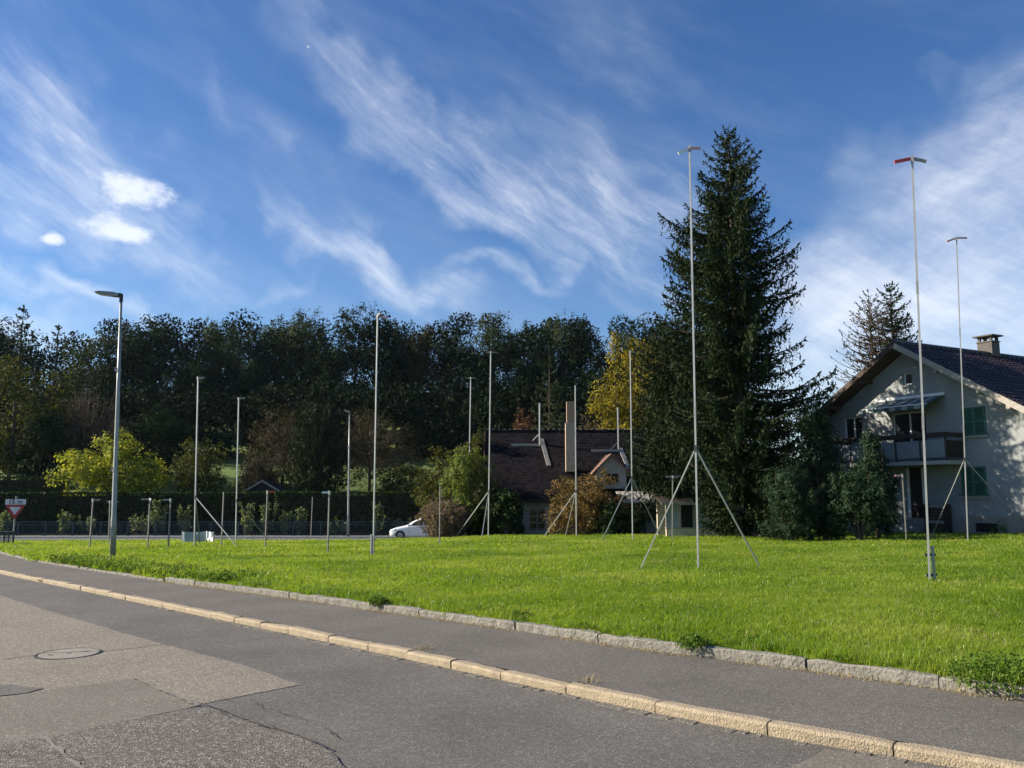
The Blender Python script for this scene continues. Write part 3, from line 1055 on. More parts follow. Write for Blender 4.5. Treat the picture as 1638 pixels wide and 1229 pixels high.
def scatter(name, pts, scale, protos, label, cat, seed=0):
    """stuff: shapes scattered on points with geometry nodes"""
    rng = np.random.default_rng(seed)
    n = len(pts)
    me = bpy.data.meshes.new(name)
    me.vertices.add(n)
    me.vertices.foreach_set('co', np.asarray(pts, np.float32).ravel())
    at_ = me.attributes.new('rz', 'FLOAT_VECTOR', 'POINT')
    rot = np.zeros((n, 3), np.float32)
    rot[:, :2] = rng.normal(0, .10, (n, 2))
    rot[:, 2] = rng.uniform(0, 6.283, n)
    at_.data.foreach_set('vector', rot.ravel())
    a2 = me.attributes.new('sc', 'FLOAT', 'POINT')
    a2.data.foreach_set('value', np.asarray(scale, np.float32))
    a3 = me.attributes.new('pick', 'INT', 'POINT')
    a3.data.foreach_set('value', rng.integers(0, len(protos), n).astype(np.int32))
    o = bpy.data.objects.new(name, me)
    C.objects.link(o)
    o['kind'] = 'stuff'
    o['label'] = label
    o['category'] = cat
    ng = bpy.data.node_groups.new(name + '_scatter', 'GeometryNodeTree')
    ng.interface.new_socket('Geometry', in_out='INPUT', socket_type='NodeSocketGeometry')
    ng.interface.new_socket('Geometry', in_out='OUTPUT', socket_type='NodeSocketGeometry')
    N, L = ng.nodes, ng.links
    gi, go = N.new('NodeGroupInput'), N.new('NodeGroupOutput')
    iop = N.new('GeometryNodeInstanceOnPoints')
    L.new(gi.outputs[0], iop.inputs['Points'])
    jn = N.new('GeometryNodeJoinGeometry')
    for p in reversed(protos):
        oi = N.new('GeometryNodeObjectInfo')
        oi.inputs['Object'].default_value = p
        oi.inputs['As Instance'].default_value = True
        L.new(oi.outputs['Geometry'], jn.inputs[0])
    L.new(jn.outputs[0], iop.inputs['Instance'])
    iop.inputs['Pick Instance'].default_value = True

    def attr(nm, ty):
        q = N.new('GeometryNodeInputNamedAttribute')
        q.data_type = ty
        q.inputs['Name'].default_value = nm
        return [s for s in q.outputs if s.enabled and s.name == 'Attribute'][0]
    L.new(attr('pick', 'INT'), iop.inputs['Instance Index'])
    e2r = N.new('FunctionNodeEulerToRotation')
    L.new(attr('rz', 'FLOAT_VECTOR'), e2r.inputs[0])
    L.new(e2r.outputs[0], iop.inputs['Rotation'])
    L.new(attr('sc', 'FLOAT'), iop.inputs['Scale'])
    L.new(iop.outputs[0], go.inputs[0])
    md = o.modifiers.new('scatter', 'NODES')
    md.node_group = ng
    return o


def lawn_points(rng, n, ymin, ymax, xmin, xmax):
    P = np.stack([rng.uniform(xmin, xmax, n), rng.uniform(ymin, ymax, n)], 1)
    P = P[inside(P, LP)]
    # only where the frame (with some room to the sides) can look
    P = P[np.abs(P[:, 0]) < P[:, 1] * .74 + 2.5]
    return P


def build_grass():
    rng = np.random.default_rng(21)
    gm = LM['grass']
    near = [grass_tuft('grass_tuft', 40, .12, .04, .14, .0075, 100 + i, gm, .8) for i in range(5)]
    midp = [grass_tuft('grass_tuft', 46, .19, .05, .14, .012, 200 + i, gm, .8) for i in range(4)]
    farp = [grass_tuft('grass_tuft', 54, .33, .06, .15, .022, 300 + i, gm, .8) for i in range(4)]
    P = lawn_points(rng, 60000, 4, 16, -8, 14)
    d = np.hypot(P[:, 0], P[:, 1])
    P1 = P[d < 14.5]
    P = lawn_points(rng, 60000, 8, 28, -18, 24)
    d = np.hypot(P[:, 0], P[:, 1])
    P2 = P[(d > 13.5) & (d < 27)]
    P = lawn_points(rng, 52000, 18, 52, -25, 42)
    d = np.hypot(P[:, 0], P[:, 1])
    P3 = P[d > 26]
    for nm, P, pr in (('a', P1, near), ('b', P2, midp), ('c', P3, farp)):
        z = G(P[:, 0], P[:, 1]) + LAWN
        # height differs in patches
        s = np.array([0.95 + 0.55 * mnoise.noise((p[0] * .45, p[1] * .45, 7.)) + .25 * mnoise.noise((p[0] * 2.2, p[1] * 2.2, 1.)) for p in P]) * rng.uniform(.75, 1.25, len(P))
        lab = {'a': 'sunlit bright green lawn grass in the foreground', 'b': 'bright green lawn grass between the marker poles', 'c': 'bright green grass at the far end of the lawn'}[nm]
        scatter('grass', np.c_[P, z], np.clip(s * .72, .35, 1.2), pr, lab, 'grass', 5)
    # rank growth spilling over the edging stones
    wm = LM['weed']
    tall = [grass_tuft('grass_tuft', 34, .10, .07, .18, .006, 400 + i, gm, 1.1) for i in range(3)]
    broad = [weed_tuft('weed_tuft', 60, .12, .11, .034, 500 + i, wm) for i in range(2)]
    ln = offset(EDGE, .16)
    pts, sc = [], []
    for k, p in enumerate(ln[20:-60]):
        for _ in range(7):
            w = rng.random() ** 1.6 * .45
            q = p + Vector((EDGE[min(k + 21, len(EDGE) - 1)] - EDGE[k + 20])).normalized().orthogonal() * -w + Vector((rng.normal() * .04, rng.normal() * .04))
            q = offset([EDGE[k + 19], EDGE[k + 20], EDGE[k + 21]], .15 + w)[1] + Vector((rng.normal() * .05, rng.normal() * .05))
            dens = mnoise.noise((q.x * .8, q.y * .8, 2.))
            if rng.random() < .5 + dens * 1.1:
                pts.append((q.x, q.y, Gf(q.x, q.y) + LAWN))
                sc.append(rng.uniform(.6, 1.25) * (1 if w > .1 else .8))
    scatter('edge_growth', pts, sc, tall + tall + tall + broad[:1], 'long grass and leafy weeds spilling over the lawn edging stones', 'weeds', 9)
    # leafier patch near the lamp post
    pts, sc = [], []
    for _ in range(900):
        k = rng.integers(225, 330)
        w = abs(rng.normal()) * .55
        q = offset([EDGE[k - 1], EDGE[k], EDGE[k + 1]], .12 + w)[1]
        pts.append((q.x, q.y, Gf(q.x, q.y) + LAWN))
        sc.append(rng.uniform(.7, 1.6))
    scatter('edge_growth', pts, sc, broad + tall[:1], 'dull green leafy weeds between the lamp post and the pavement', 'weeds', 12)
    # broad-leaved weeds and dry stalks strewn through the lawn
    P = lawn_points(rng, 5200, 6, 30, -14, 20)
    keep = np.array([mnoise.noise((p[0] * .35, p[1] * .35, 4.)) + .3 * rng.normal() > .18 for p in P])
    P = P[keep]
    scatter('lawn_weeds', np.c_[P, G(P[:, 0], P[:, 1]) + LAWN], rng.uniform(.35, .85, len(P)), broad, 'low broad leaved weeds scattered in patches through the lawn', 'weeds', 15)
    stalk = [grass_tuft('dry_stalk', 7, .10, .10, .20, .005, 700 + i, LM['dry'], .9) for i in range(3)]
    P = lawn_points(rng, 3200, 6, 34, -16, 22)
    scatter('dry_stalks', np.c_[P, G(P[:, 0], P[:, 1]) + LAWN], rng.uniform(.5, 1.0, len(P)), stalk, 'thin dry stalks standing in the lawn grass', 'grass', 16)
    # dead straw caught at the foot of the stones
    dry = [grass_tuft('straw', 10, .06, .01, .035, .006, 600 + i, LM['dry'], 2.5) for i in range(3)]
    pts, sc = [], []
    for k in range(50, 244):
        for _ in range(3):
            if mnoise.noise((k * .13, 0, 0)) > -.25:
                q = offset([EDGE[k - 1], EDGE[k], EDGE[k + 1]], -rng.random() ** 2 * .09 - .015)[1]
                pts.append((q.x + rng.normal() * .02, q.y + rng.normal() * .02, Gf(q.x, q.y) + PAVE))
                sc.append(rng.uniform(.5, 1.2))
    scatter('straw', pts, sc, dry, 'dead straw lying along the foot of the lawn edging', 'straw', 3)
    return broad, tall


BROAD, TALL = build_grass()

# ---------------------------------------------------------------- plants
def lobe_leaves(rng, lobes, n, size, aspect=.55, fill=.15, sub=14, upbias=.35, tight=.33):
    w = np.array([l[3] * l[5] for l in lobes])
    w = w / w.sum()
    cnt = rng.multinomial(n, w)
    out, nout = [], []
    for (cx, cy, cz, rx, ry, rz), k in zip(lobes, cnt):
        if k == 0:
            continue
        dr = rand_dirs(rng, sub)
        dr[:, 2] = dr[:, 2] * .9 + .12
        rad = rng.uniform(.72, 1.12, sub)
        cs = dr * rad[:, None]
        ssz = rng.uniform(.5, 1.25, sub) * tight
        ch = rng.integers(0, sub, k)
        P = cs[ch] + np.clip(rng.normal(size=(k, 3)), -1.7, 1.7) * ssz[ch][:, None] * .6
        inn = rng.random(k) < fill
        P[inn] = rand_dirs(rng, int(inn.sum())) * rng.random(int(inn.sum()))[:, None] ** .5
        out.append(P * np.array((rx, ry, rz)) + np.array((cx, cy, cz)))
        nout.append(P / (np.linalg.norm(P, axis=1)[:, None] + 1e-6))
    P, Q = np.concatenate(out), np.concatenate(nout)
    ok = P[:, 2] > .02
    return diamonds(rng, P[ok], size, aspect, upbias, None, Q[ok])


def broadleaf(seed, H, rad, base, n, size, nl=16, trunk=True, aspect=.55, fill=.12, top_heavy=.0, swell=1.15):
    """returns (wood mesh, leaf mesh arrays) of a broad-leaved tree or bush, base at the origin"""
    rng = np.random.default_rng(seed)
    rad = rad * swell
    lobes = []
    mid = (H + base) / 2
    hh = (H - base) / 2
    for i in range(nl):
        d = rand_dirs(rng, 1)[0]
        rr = rng.uniform(.45, .82)
        r = rng.uniform(.24, .42)
        c = np.array((d[0] * rad * rr, d[1] * rad * rr, mid + d[2] * hh * rr + top_heavy * hh * .2))
        lobes.append((*c, rad * r * 1.05, rad * r * 1.05, hh * r))
    lobes.append((0, 0, mid, rad * .5, rad * .5, hh * .6))
    if not trunk:
        for i in range(10):
            a = i * .63 + rng.normal() * .2
            lobes.append((math.cos(a) * rad * .62, math.sin(a) * rad * .62, H * rng.uniform(.12, .3), rad * .3, rad * .3, H * .18))
    lobes.append((rng.normal() * rad * .1, 0, H - hh * .3, rad * .35, rad * .35, hh * .32))
    wood = B()
    tr = max(.05, H * .016)
    tp = [(0, 0, -.3)]
    for k in range(1, 5):
        tp.append((rng.normal() * H * .012, rng.normal() * H * .012, H * .18 * k))
    wood.tube(tp, [tr * 1.25, tr, tr * .8, tr * .6, tr * .35], 8)
    for l in lobes[:nl]:
        z0 = rng.uniform(.12 if not trunk else .25, .6) * H
        k = z0 / (H * .18)
        i = min(3, int(k))
        a = Vector(tp[i]).lerp(Vector(tp[i + 1]), min(1, k - i))
        e = Vector(l[:3])
        m = a.lerp(e, .5) + Vector((0, 0, abs(rng.normal()) * H * .02))
        wood.tube([a, m, e], [tr * .42, tr * .28, tr * .1], 5, False)
        for _ in range(3):
            dd = rand_dirs(rng, 1)[0]
            e2 = e + Vector((dd[0] * l[3], dd[1] * l[4], abs(dd[2]) * l[5]))
            wood.tube([m.lerp(e, .6), e2], [tr * .13, tr * .04], 4, False)
    V, F = lobe_leaves(rng, lobes, n, size, aspect, fill)
    return wood.mesh('trunk', True), mesh_np('crown', V, F)


def twiggy(seed, H, rad, nt, n, size):
    """multi-stemmed shrub of thin twigs with few leaves"""
    rng = np.random.default_rng(seed)
    b = B()
    tips = []
    for i in range(nt):
        a = rng.uniform(0, 6.283)
        sp = rng.random() ** .6
        e = Vector((math.cos(a) * rad * sp, math.sin(a) * rad * sp, H * math.sqrt(max(.05, 1 - .75 * sp * sp)) * rng.uniform(.72, 1.0)))
        s = Vector((math.cos(a) * rad * .55 * sp, math.sin(a) * rad * .55 * sp, -.1))
        m = s.lerp(e, .5) + Vector((rng.normal() * rad * .06, rng.normal() * rad * .06, H * .07))
        r0 = H * rng.uniform(.004, .009)
        b.tube([s, m, e], [r0, r0 * .7, r0 * .25], 4, False)
        for k in range(9):
            u = rng.uniform(.08, 1)
            p = (s.lerp(m, u * 2) if u < .5 else m.lerp(e, u * 2 - 1))
            d = rand_dirs(rng, 1)[0]
            q = p + Vector((d[0], d[1], abs(d[2]) * .9 + .2)) * H * rng.uniform(.05, .13)
            b.tube([p, q], [r0 * .35, r0 * .12], 3, False)
            tips.append((p, q))
    idx = rng.integers(0, len(tips), n)
    u = rng.random(n)
    P = np.array([tuple(tips[i][0].lerp(tips[i][1], v)) for i, v in zip(idx, u)]) + rng.normal(size=(n, 3)) * H * .02
    P = P[P[:, 2] > 0.03]
    V, F = diamonds(rng, P, size, .5, .2)
    return b.mesh('stems'), mesh_np('foliage', V, F)


def conifer(seed, H, prof, nwh, per, spray, needle, node=.16, bare=0.0, droop=.34, lift=.42, upper_up=.25, hang=.5, zlow=.03, wild=0.0):
    """spruce: whorls of sagging boughs whose tips turn up, side sprays and hanging twigs of needle tufts"""
    rng = np.random.default_rng(seed)
    wood = B()
    tr = H * .014
    wood.tube([(0, 0, -.3), (0, 0, H * .4), (0, 0, H * .8), (0, 0, H * .995)], [tr * 1.2, tr * .8, tr * .3, tr * .06], 8)
    PP, AX = [], []
    for w in range(nwh):
        f = zlow + (1 - zlow) * (w + rng.uniform(-.3, .3)) / nwh
        f = min(.985, max(zlow, f))
        z0 = f * H
        k = per if f < .85 else max(3, per - 2)
        a0 = rng.uniform(0, 6.283)
        for j in range(k):
            a = a0 + j * 6.283 / k + rng.normal() * .22
            Lb = prof(f, a) * rng.uniform(.70, 1.16)
            if wild and f > .3:
                Lb *= 1 + wild * 1.6 * mnoise.noise((math.cos(a) * 1.3, math.sin(a) * 1.3, f * 13.0)) + wild * rng.uniform(-.35, .3)
            if Lb < .08:
                Lb = .08
            up = upper_up * max(0, (f - .55) / .45) * 2
            zz = z0 + rng.normal() * .12

            def path(s):
                return np.array((math.cos(a) * Lb * s, math.sin(a) * Lb * s, zz + Lb * (-droop * s + lift * s ** 2.4 + up * s)))
            ss = np.linspace(0, 1, 6)
            if Lb > .4:
                wood.tube([Vector(path(s)) for s in ss], [tr * .22 * (1 - s * .85) * min(1, Lb / 2) + .004 for s in ss], 4, False)
            nn = max(2, int(Lb / node))
            ta = np.array((math.cos(a), math.sin(a), 0))
            sd_ = np.array((-math.sin(a), math.cos(a), 0))
            for i in range(nn):
                s = (i + rng.random()) / nn
                if s < .12 and f < .8:
                    continue
                if rng.random() < bare:
                    continue
                p = path(s)
                tan = path(min(1, s + .05)) - path(max(0, s - .05))
                tan /= np.linalg.norm(tan) + 1e-9
                for sgn in (-1, 1):
                    l2 = min(spray, Lb * .45) * (1.05 - .75 * s) * rng.uniform(.5, 1.2) + .05
                    dirv = tan * .75 + sd_ * sgn * .8 + np.array((0, 0, -.12 - .3 * rng.random()))
                    dirv /= np.linalg.norm(dirv)
                    m = max(2, int(l2 / (needle * .6)))
                    u = (np.arange(m) + rng.random(m)) / m
                    PP.append(p + dirv * (u * l2)[:, None] - np.array((0, 0, 1)) * (.25 * l2 * u * u)[:, None] + rng.normal(size=(m, 3)) * .018)
                    AX.append(np.repeat(dirv[None], m, 0))
                if rng.random() < hang and f < .9:
                    l3 = min(.9, Lb * .36) * rng.uniform(.4, 1.1) + .05
                    m = max(2, int(l3 / (needle * .6)))
                    u = (np.arange(m) + rng.random(m)) / m
                    PP.append(p + np.array((0, 0, -1.)) * (u * l3)[:, None] + rng.normal(size=(m, 3)) * .025)
                    AX.append(np.repeat(np.array([[0, 0, -1.]]), m, 0) + rng.normal(size=(m, 3)) * .2)
            # upturned tip
            m = 5
            tip = path(1)
            PP.append(tip + (ta * .5 + np.array((0, 0, .8))) * np.linspace(-.06, .14, m)[:, None] + rng.normal(size=(m, 3)) * .02)
            AX.append(np.repeat((ta * .5 + np.array((0, 0, .8)))[None], m, 0))
    # leader
    m = 14
    PP.append(np.c_[rng.normal(size=(m, 2)) * .03, np.linspace(H * .965, H * 1.005, m)])
    AX.append(np.repeat(np.array([[0, 0, 1.]]), m, 0) + rng.normal(size=(m, 3)) * .5)
    P, A = np.concatenate(PP), np.concatenate(AX)
    ok = P[:, 2] > .05
    V, F = diamonds(rng, P[ok], needle, .31, 0, A[ok])
    return wood.mesh('trunk'), mesh_np('crown', V, F)


def plant(name, label, cat, loc, meshes, mats, names=('trunk', 'crown'), group=None, rz=0, scale=None):
    t = thing(name, label, cat, loc, group, rz)
    for me, m, nm in zip(meshes, mats, names):
        o = put(nm, me, m, t)
        if scale:
            o.scale = scale
    return t


def ground_at(px, d, lift=0.0):
    """ground point at distance d below picture column px"""
    r = ray(px, 800)
    x = r[0] * d / r[1]
    return Vector((x, d, Gf(x, d) + lift))


def size_for(px, topy, d, halfw, lift=0.0):
    g = ground_at(px, d, lift)
    return g, at(px, topy, d).z - g.z, halfw / FPX * d


# --- the tall spruce and its shorter neighbour
def prof_main(f, a):
    left = math.cos(a) < 0
    pts = [(0, 1.6 if left else 3.3), (.12, 2.2 if left else 3.4), (.2, 3.0 if left else 3.4), (.3, 3.4 if left else 2.9), (.45, 3.1 if left else 2.6), (.58, 3.1 if left else 2.35), (.65, 3.4 if left else 2.0), (.70, 3.1 if left else 1.85), (.76, 2.3 if left else 1.6), (.84, 1.3), (.91, .85), (.96, .5), (1, .12)]
    return float(np.interp(f, [p[0] for p in pts], [p[1] for p in pts]))


g, H, _ = size_for(1186, 205, 36, 0, LAWN)
plant('spruce_tree', 'very tall dark spruce towering between the old house and the white gabled house', 'tree', g, conifer(41, H, prof_main, 44, 9, .75, .22, .085, hang=1.0, wild=.34), (M['bark'], LM['spruce']), group='conifers around the houses')
g, H, _ = size_for(1088, 512, 40.5, 0, LAWN)
plant('spruce_tree', 'shorter broad spruce with a blunt top leaning against the tall spruce', 'tree', g, conifer(42, H, lambda f, a: float(np.interp(f, [0, .3, .7, .9, 1], [2.4, 2.5, 2.2, 1.6, .6])), 28, 9, .65, .2, .12, hang=1.0, zlow=.2), (M['bark'], LM['spruce']), group='conifers around the houses')
g, H, _ = size_for(880, 566, 74, 0)
plant('spruce_tree', 'dark spruce rising behind the old house roof left of the chimney', 'tree', g, conifer(43, H, lambda f, a: 3.4 * (1 - f) ** .8 + .1, 22, 6, .8, .34, .3), (M['bark'], LM['spruce2']), group='conifers around the houses')
g, H, _ = size_for(1444, 456, 75, 0)
sp_far = conifer(44, H, lambda f, a: 5.0 * (1 - f) ** .62 + .12, 32, 8, .8, .36, .22, droop=.2, lift=.3, hang=.7)
plant('spruce_tree', 'slender spruce showing above the ridge of the white gabled house', 'tree', g, sp_far, (M['bark'], LM['spruce']), group='conifers around the houses')
g, H, _ = size_for(1408, 476, 73, 0)
plant('spruce_tree', 'half bare brown spruce with thin twigs behind the gable ridge', 'tree', g, conifer(45, H, lambda f, a: 5.0 * (1 - f) ** .55 + .15, 36, 9, .8, .28, .3, bare=.5, droop=.05, lift=.35, hang=.3), (M['twig'], LM['brown_dark']), group='conifers around the houses')

# --- dark evergreen shrubs before the white house
for name, label, px, top, d, hw, seed, n in (
    ('evergreen_shrub', 'dark rounded evergreen bush standing right of the tall spruce foot', 1262, 742, 30.5, 52, 61, 9000),
    ('evergreen_shrub', 'dense rounded evergreen bush before the balcony side of the white house', 1372, 742, 29.6, 54, 62, 11000),
    ('evergreen_shrub', 'taller loose evergreen bush rising to the balcony of the white house', 1402, 688, 31.5, 40, 63, 9000),
    ('evergreen_shrub', 'tall dark evergreen filling the gap between spruce and white house', 1312, 632, 34.0, 50, 64, 11000),
    ('evergreen_shrub', 'low dark evergreen bush between the two rounded bushes', 1318, 775, 31.0, 34, 65, 6000),
):
    g, H, r = size_for(px, top, d, hw, LAWN)
    rng = np.random.default_rng(seed)
    lobes = []
    for i in range(26):
        a = rng.uniform(0, 6.283)
        zz = rng.random()
        rr = r * .72 * math.sqrt(max(.05, 1 - (2 * zz - .7) ** 2 / 1.9)) * rng.uniform(.4, 1)
        lobes.append((math.cos(a) * rr, math.sin(a) * rr, H * (.12 + .7 * zz), r * .32, r * .32, H * .17))
    lobes.append((0, 0, H * .42, r * .6, r * .6, H * .4))
    V, F = lobe_leaves(rng, lobes, n * 2, .11, .34, .1, 16, 0.2)
    w = B()
    for k in range(6):
        a = k * 1.05
        w.tube([(0, 0, -.2), (math.cos(a) * r * .3, math.sin(a) * r * .3, H * .5), (math.cos(a) * r * .4, math.sin(a) * r * .4, H * .85)], [.06, .035, .01], 5)
    plant(name, label, 'bush', g, (w.mesh('trunk'), mesh_np('crown', V, F)), (M['bark'], LM['yew']), group='evergreen bushes before the white house')

# --- bushes and trees around the old house
for name, label, px, top, d, hw, seed, n, sz, lm, base in (
    ('autumn_bush', 'round copper brown autumn bush in front of the old house', 940, 752, 46, 64, 71, 20000, .13, 'orange', .02),
    ('leafy_bush', 'light green bush climbing up the left end of the old house', 752, 712, 49.5, 44, 72, 17000, .15, 'green', .02),
    ('small_tree', 'small olive yellow tree left of the old house behind the hedge end', 704, 716, 62, 40, 73, 7000, .22, 'olive', .1),
    ('dark_bush', 'dark green bush at the wall of the old house beside the barred window', 803, 786, 48.2, 34, 74, 6500, .17, 'hedge', .0),
    ('dark_bush', 'low dark bush under the copper brown bush by the porch', 985, 800, 44.5, 42, 75, 6500, .16, 'hedge', .0),
    ('yellow_tree', 'golden yellow autumn tree behind the right end of the old roof', 1034, 554, 70, 74, 76, 21000, .25, 'yellow', .12),
    ('small_tree', 'small red brown tree behind the ridge left of the dark spruce', 838, 664, 64, 22, 77, 2600, .24, 'rust', .1),
    ('small_tree', 'pale twiggy tree behind the ridge right of the chimney', 946, 655, 66, 26, 78, 2600, .22, 'brown', .1),
    ('climbing_plant', 'yellowish climber at the upper left end of the old roof', 764, 688, 53.5, 15, 79, 2200, .2, 'olive', .3),
    ('dark_bush', 'dark bush mass left of the barred window behind the grey shrub', 765, 800, 50.0, 36, 80, 6000, .18, 'hedge', .0),
):
    g, H, r = size_for(px, top, d, hw, LAWN if d < 51 else 0)
    wd, lf = broadleaf(seed, H, r, H * base, n, sz, 20, base > .05)
    plant(name, label, 'tree' if 'tree' in name else 'bush', g, (wd, lf), (M['bark'], LM[lm]))
g, H, r = size_for(712, 792, 48, 44, LAWN)
plant('twiggy_shrub', 'grey and reddish feathery shrub at the lawn edge hiding the car tail', 'bush', g, twiggy(81, H, r, 120, 9000, .13), (M['twig'], LM['greyred']), ('stems', 'foliage'))

# --- behind the hedge
for name, label, px, top, d, hw, seed, n, sz, lm, base in (
    ('yellow_green_bush', 'big domed yellow green bush shining behind the left hedge', 186, 694, 72, 76, 98, 22000, .26, 'lime', .0),
    ('dark_tree', 'large dark green tree cut by the left picture edge behind the hedge', 12, 576, 82, 82, 92, 15000, .34, 'olive', .05),
    ('dark_tree', 'dark green round tree right above the yellow green bush', 246, 648, 84, 58, 93, 8000, .32, 'forest', .05),
    ('small_tree', 'small thin olive tree between the yellow green bush and the meadow gap', 312, 702, 76, 42, 94, 4500, .26, 'olive', .05),
    ('leafy_bush', 'low green bushes above the right hedge beside the brown shrubs', 650, 742, 78, 46, 95, 6000, .24, 'olive', .0),
    ('leafy_bush', 'low dull green bush behind the hedge left of the small shed roof', 372, 770, 72, 26, 96, 2500, .22, 'olive', .0),
    ('dark_tree', 'dark tree with drooping crown left of the yellow green bush', 78, 662, 80, 50, 97, 7500, .32, 'forest', .05),
):
    g, H, r = size_for(px, top, d, hw)
    wd, lf = broadleaf(seed, H, r, H * base, n, sz, 20, base > .03)
    plant(name, label, 'tree' if 'tree' in name else 'bush', g, (wd, lf), (M['bark'], LM[lm]))
for label, px, top, d, hw, seed, lm in (
    ('purple grey leafless shrub above the yellow green bush', 128, 618, 88, 78, 101, 'brown'),
    ('large brown twiggy shrub left of the dark column conifer', 452, 642, 80, 66, 102, 'brown'),
    ('wide brown twiggy shrub right of the dark column conifer', 590, 650, 82, 76, 103, 'brown'),
    ('low brown twiggy shrub above the small shed roof', 412, 728, 76, 34, 104, 'brown'),
):
    g, H, r = size_for(px, top, d, hw)
    plant('twiggy_shrub', label, 'bush', g, (twiggy(seed, H, r, 170, 13000, .17) if px in (128, 412) else broadleaf(seed, H, r, .05, 15000, .17, 26, False)), (M['twig'], LM['brown_dark']), ('stems', 'foliage'), group='brown shrubs behind the hedge')
g, H, r = size_for(506, 655, 75, 46)
plant('column_conifer', 'dark column shaped conifer standing above the hedge between brown shrubs', 'tree', g, conifer(105, H, lambda f, a: r * min(1, 2.2 * (1 - f) ** .7) * .95 + .1, 34, 10, .6, .34, .2, droop=-.4, lift=.3, hang=.4), (M['bark'], LM['spruce']))

# --- the wooded slope
FOREST = []


def forest():
    kinds = []
    for i, (n, nl) in enumerate(((17000, 24), (17000, 28), (13000, 22), (15000, 26))):
        kinds.append(broadleaf(200 + i, 20.0, 6.2, 2.0, n, .38, nl, True, .6, .2, 0, 1.0))
    con = conifer(210, 20.0, lambda f, a: 4.4 * (1 - f) ** .85 + .15, 22, 6, 1.1, .6, .55, hang=.4)
    # px, skyline y, distance, half width px, leaf kind, shape, words that single it out
    rows = [
        (14, 488, 118, 46, 'spruce2', 'c', 'pointed spruce at the left picture edge on the wooded skyline'),
        (74, 518, 120, 42, 'spruce2', 'c', 'pointed spruce second from the left on the wooded skyline'),
        (-40, 500, 122, 60, 'forest', 0, 'forest tree at the far left edge behind the pointed spruces'),
        (148, 520, 114, 56, 'forest_light', 1, 'paler forest tree on the skyline directly left of the near lamp post head'),
        (228, 490, 116, 66, 'forest', 2, 'broad forest tree on the skyline directly right of the near lamp post head'),
        (296, 560, 112, 44, 'forest', 3, 'low forest tree in the skyline dip right of the near lamp post'),
        (340, 500, 120, 40, 'forest_light', 1, 'pale airy forest tree just right of the skyline dip'),
        (388, 516, 116, 46, 'forest', 0, 'dark forest tree second right of the skyline dip'),
        (436, 492, 121, 42, 'forest_light', 2, 'pale airy forest tree third right of the skyline dip'),
        (482, 488, 118, 46, 'forest_light', 3, 'tall pale forest tree left of the big dark skyline crown'),
        (562, 484, 115, 58, 'forest', 0, 'big dark rounded forest crown on the skyline left of the central marker pole'),
        (628, 503, 118, 42, 'forest', 1, 'dark forest tree whose crown stands behind the central marker pole top'),
        (655, 520, 124, 34, 'forest_light', 2, 'small pale forest tree right of the central marker pole top'),
        (690, 508, 117, 40, 'forest_rust', 3, 'rusty tinged forest tree on the skyline'),
        (735, 522, 116, 38, 'forest', 2, 'dark forest tree next right of the rusty forest tree'),
        (788, 496, 119, 46, 'forest_light', 0, 'pale forest tree on the skyline above the tall pole beside the old house'),
        (845, 506, 116, 42, 'forest', 1, 'dark forest tree on the skyline left of the old house chimney line'),
        (885, 500, 121, 38, 'forest_light', 3, 'pale forest tree on the skyline above the old house chimney'),
        (930, 488, 116, 42, 'forest', 2, 'tall dark forest tree with the last high crown before the skyline drops'),
        (968, 540, 113, 34, 'forest', 0, 'lower dark forest tree where the skyline drops right of the chimney'),
        (1004, 518, 124, 34, 'forest_light', 1, 'airy pale forest tree above the golden yellow tree'),
        (1050, 512, 126, 44, 'forest', 2, 'dark forest tree seen beside the short spruce top'),
        (1110, 540, 122, 50, 'forest', 3, 'forest tree mostly hidden behind the tall spruce'),
    ]
    for i, (px, top, d, hw, lm, k, lab) in enumerate(rows):
        g, H, r = size_for(px, top, d, hw)
        if k == 'c':
            me, ms, base_r = con, (M['bark'], LM[lm]), 4.4
        else:
            me, ms, base_r = kinds[k], (M['bark'], LM[lm]), 6.6
        t = thing('forest_conifer' if k == 'c' else 'forest_tree', lab, 'tree', g, 'trees on the wooded slope', i * 1.37)
        for m_, mt, nm in zip(me, ms, ('trunk', 'crown')):
            key = (nm, k, lm)
            dat = m_.copy() if m_.materials and m_.materials[0] != mt else m_
            for q in FOREST:
                if q[0] == key:
                    dat = q[1]
            if not dat.materials:
                dat.materials.append(mt)
            elif dat.materials[0] != mt:
                dat.materials[0] = mt
            FOREST.append((key, dat))
            o = put(nm, dat, None, t)
            s = r / base_r * 1.15
            o.scale = (s, s, H / 20.0 * (.99 if k == 'c' else .945))
    # the closed mass of foliage below and behind the crowns that can be told apart
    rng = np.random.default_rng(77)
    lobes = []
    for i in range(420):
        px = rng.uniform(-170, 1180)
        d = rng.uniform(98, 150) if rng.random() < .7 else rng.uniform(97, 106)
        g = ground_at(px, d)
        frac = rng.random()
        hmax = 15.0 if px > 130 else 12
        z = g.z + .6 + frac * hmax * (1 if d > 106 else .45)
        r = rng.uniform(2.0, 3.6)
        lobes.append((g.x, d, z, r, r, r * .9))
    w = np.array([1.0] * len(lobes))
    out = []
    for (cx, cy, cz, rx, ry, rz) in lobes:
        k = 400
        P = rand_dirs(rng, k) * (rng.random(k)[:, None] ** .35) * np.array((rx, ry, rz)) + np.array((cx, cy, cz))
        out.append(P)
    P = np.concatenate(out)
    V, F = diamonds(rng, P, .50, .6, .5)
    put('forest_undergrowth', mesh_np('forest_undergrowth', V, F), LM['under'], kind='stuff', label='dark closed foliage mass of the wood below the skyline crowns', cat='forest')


forest()

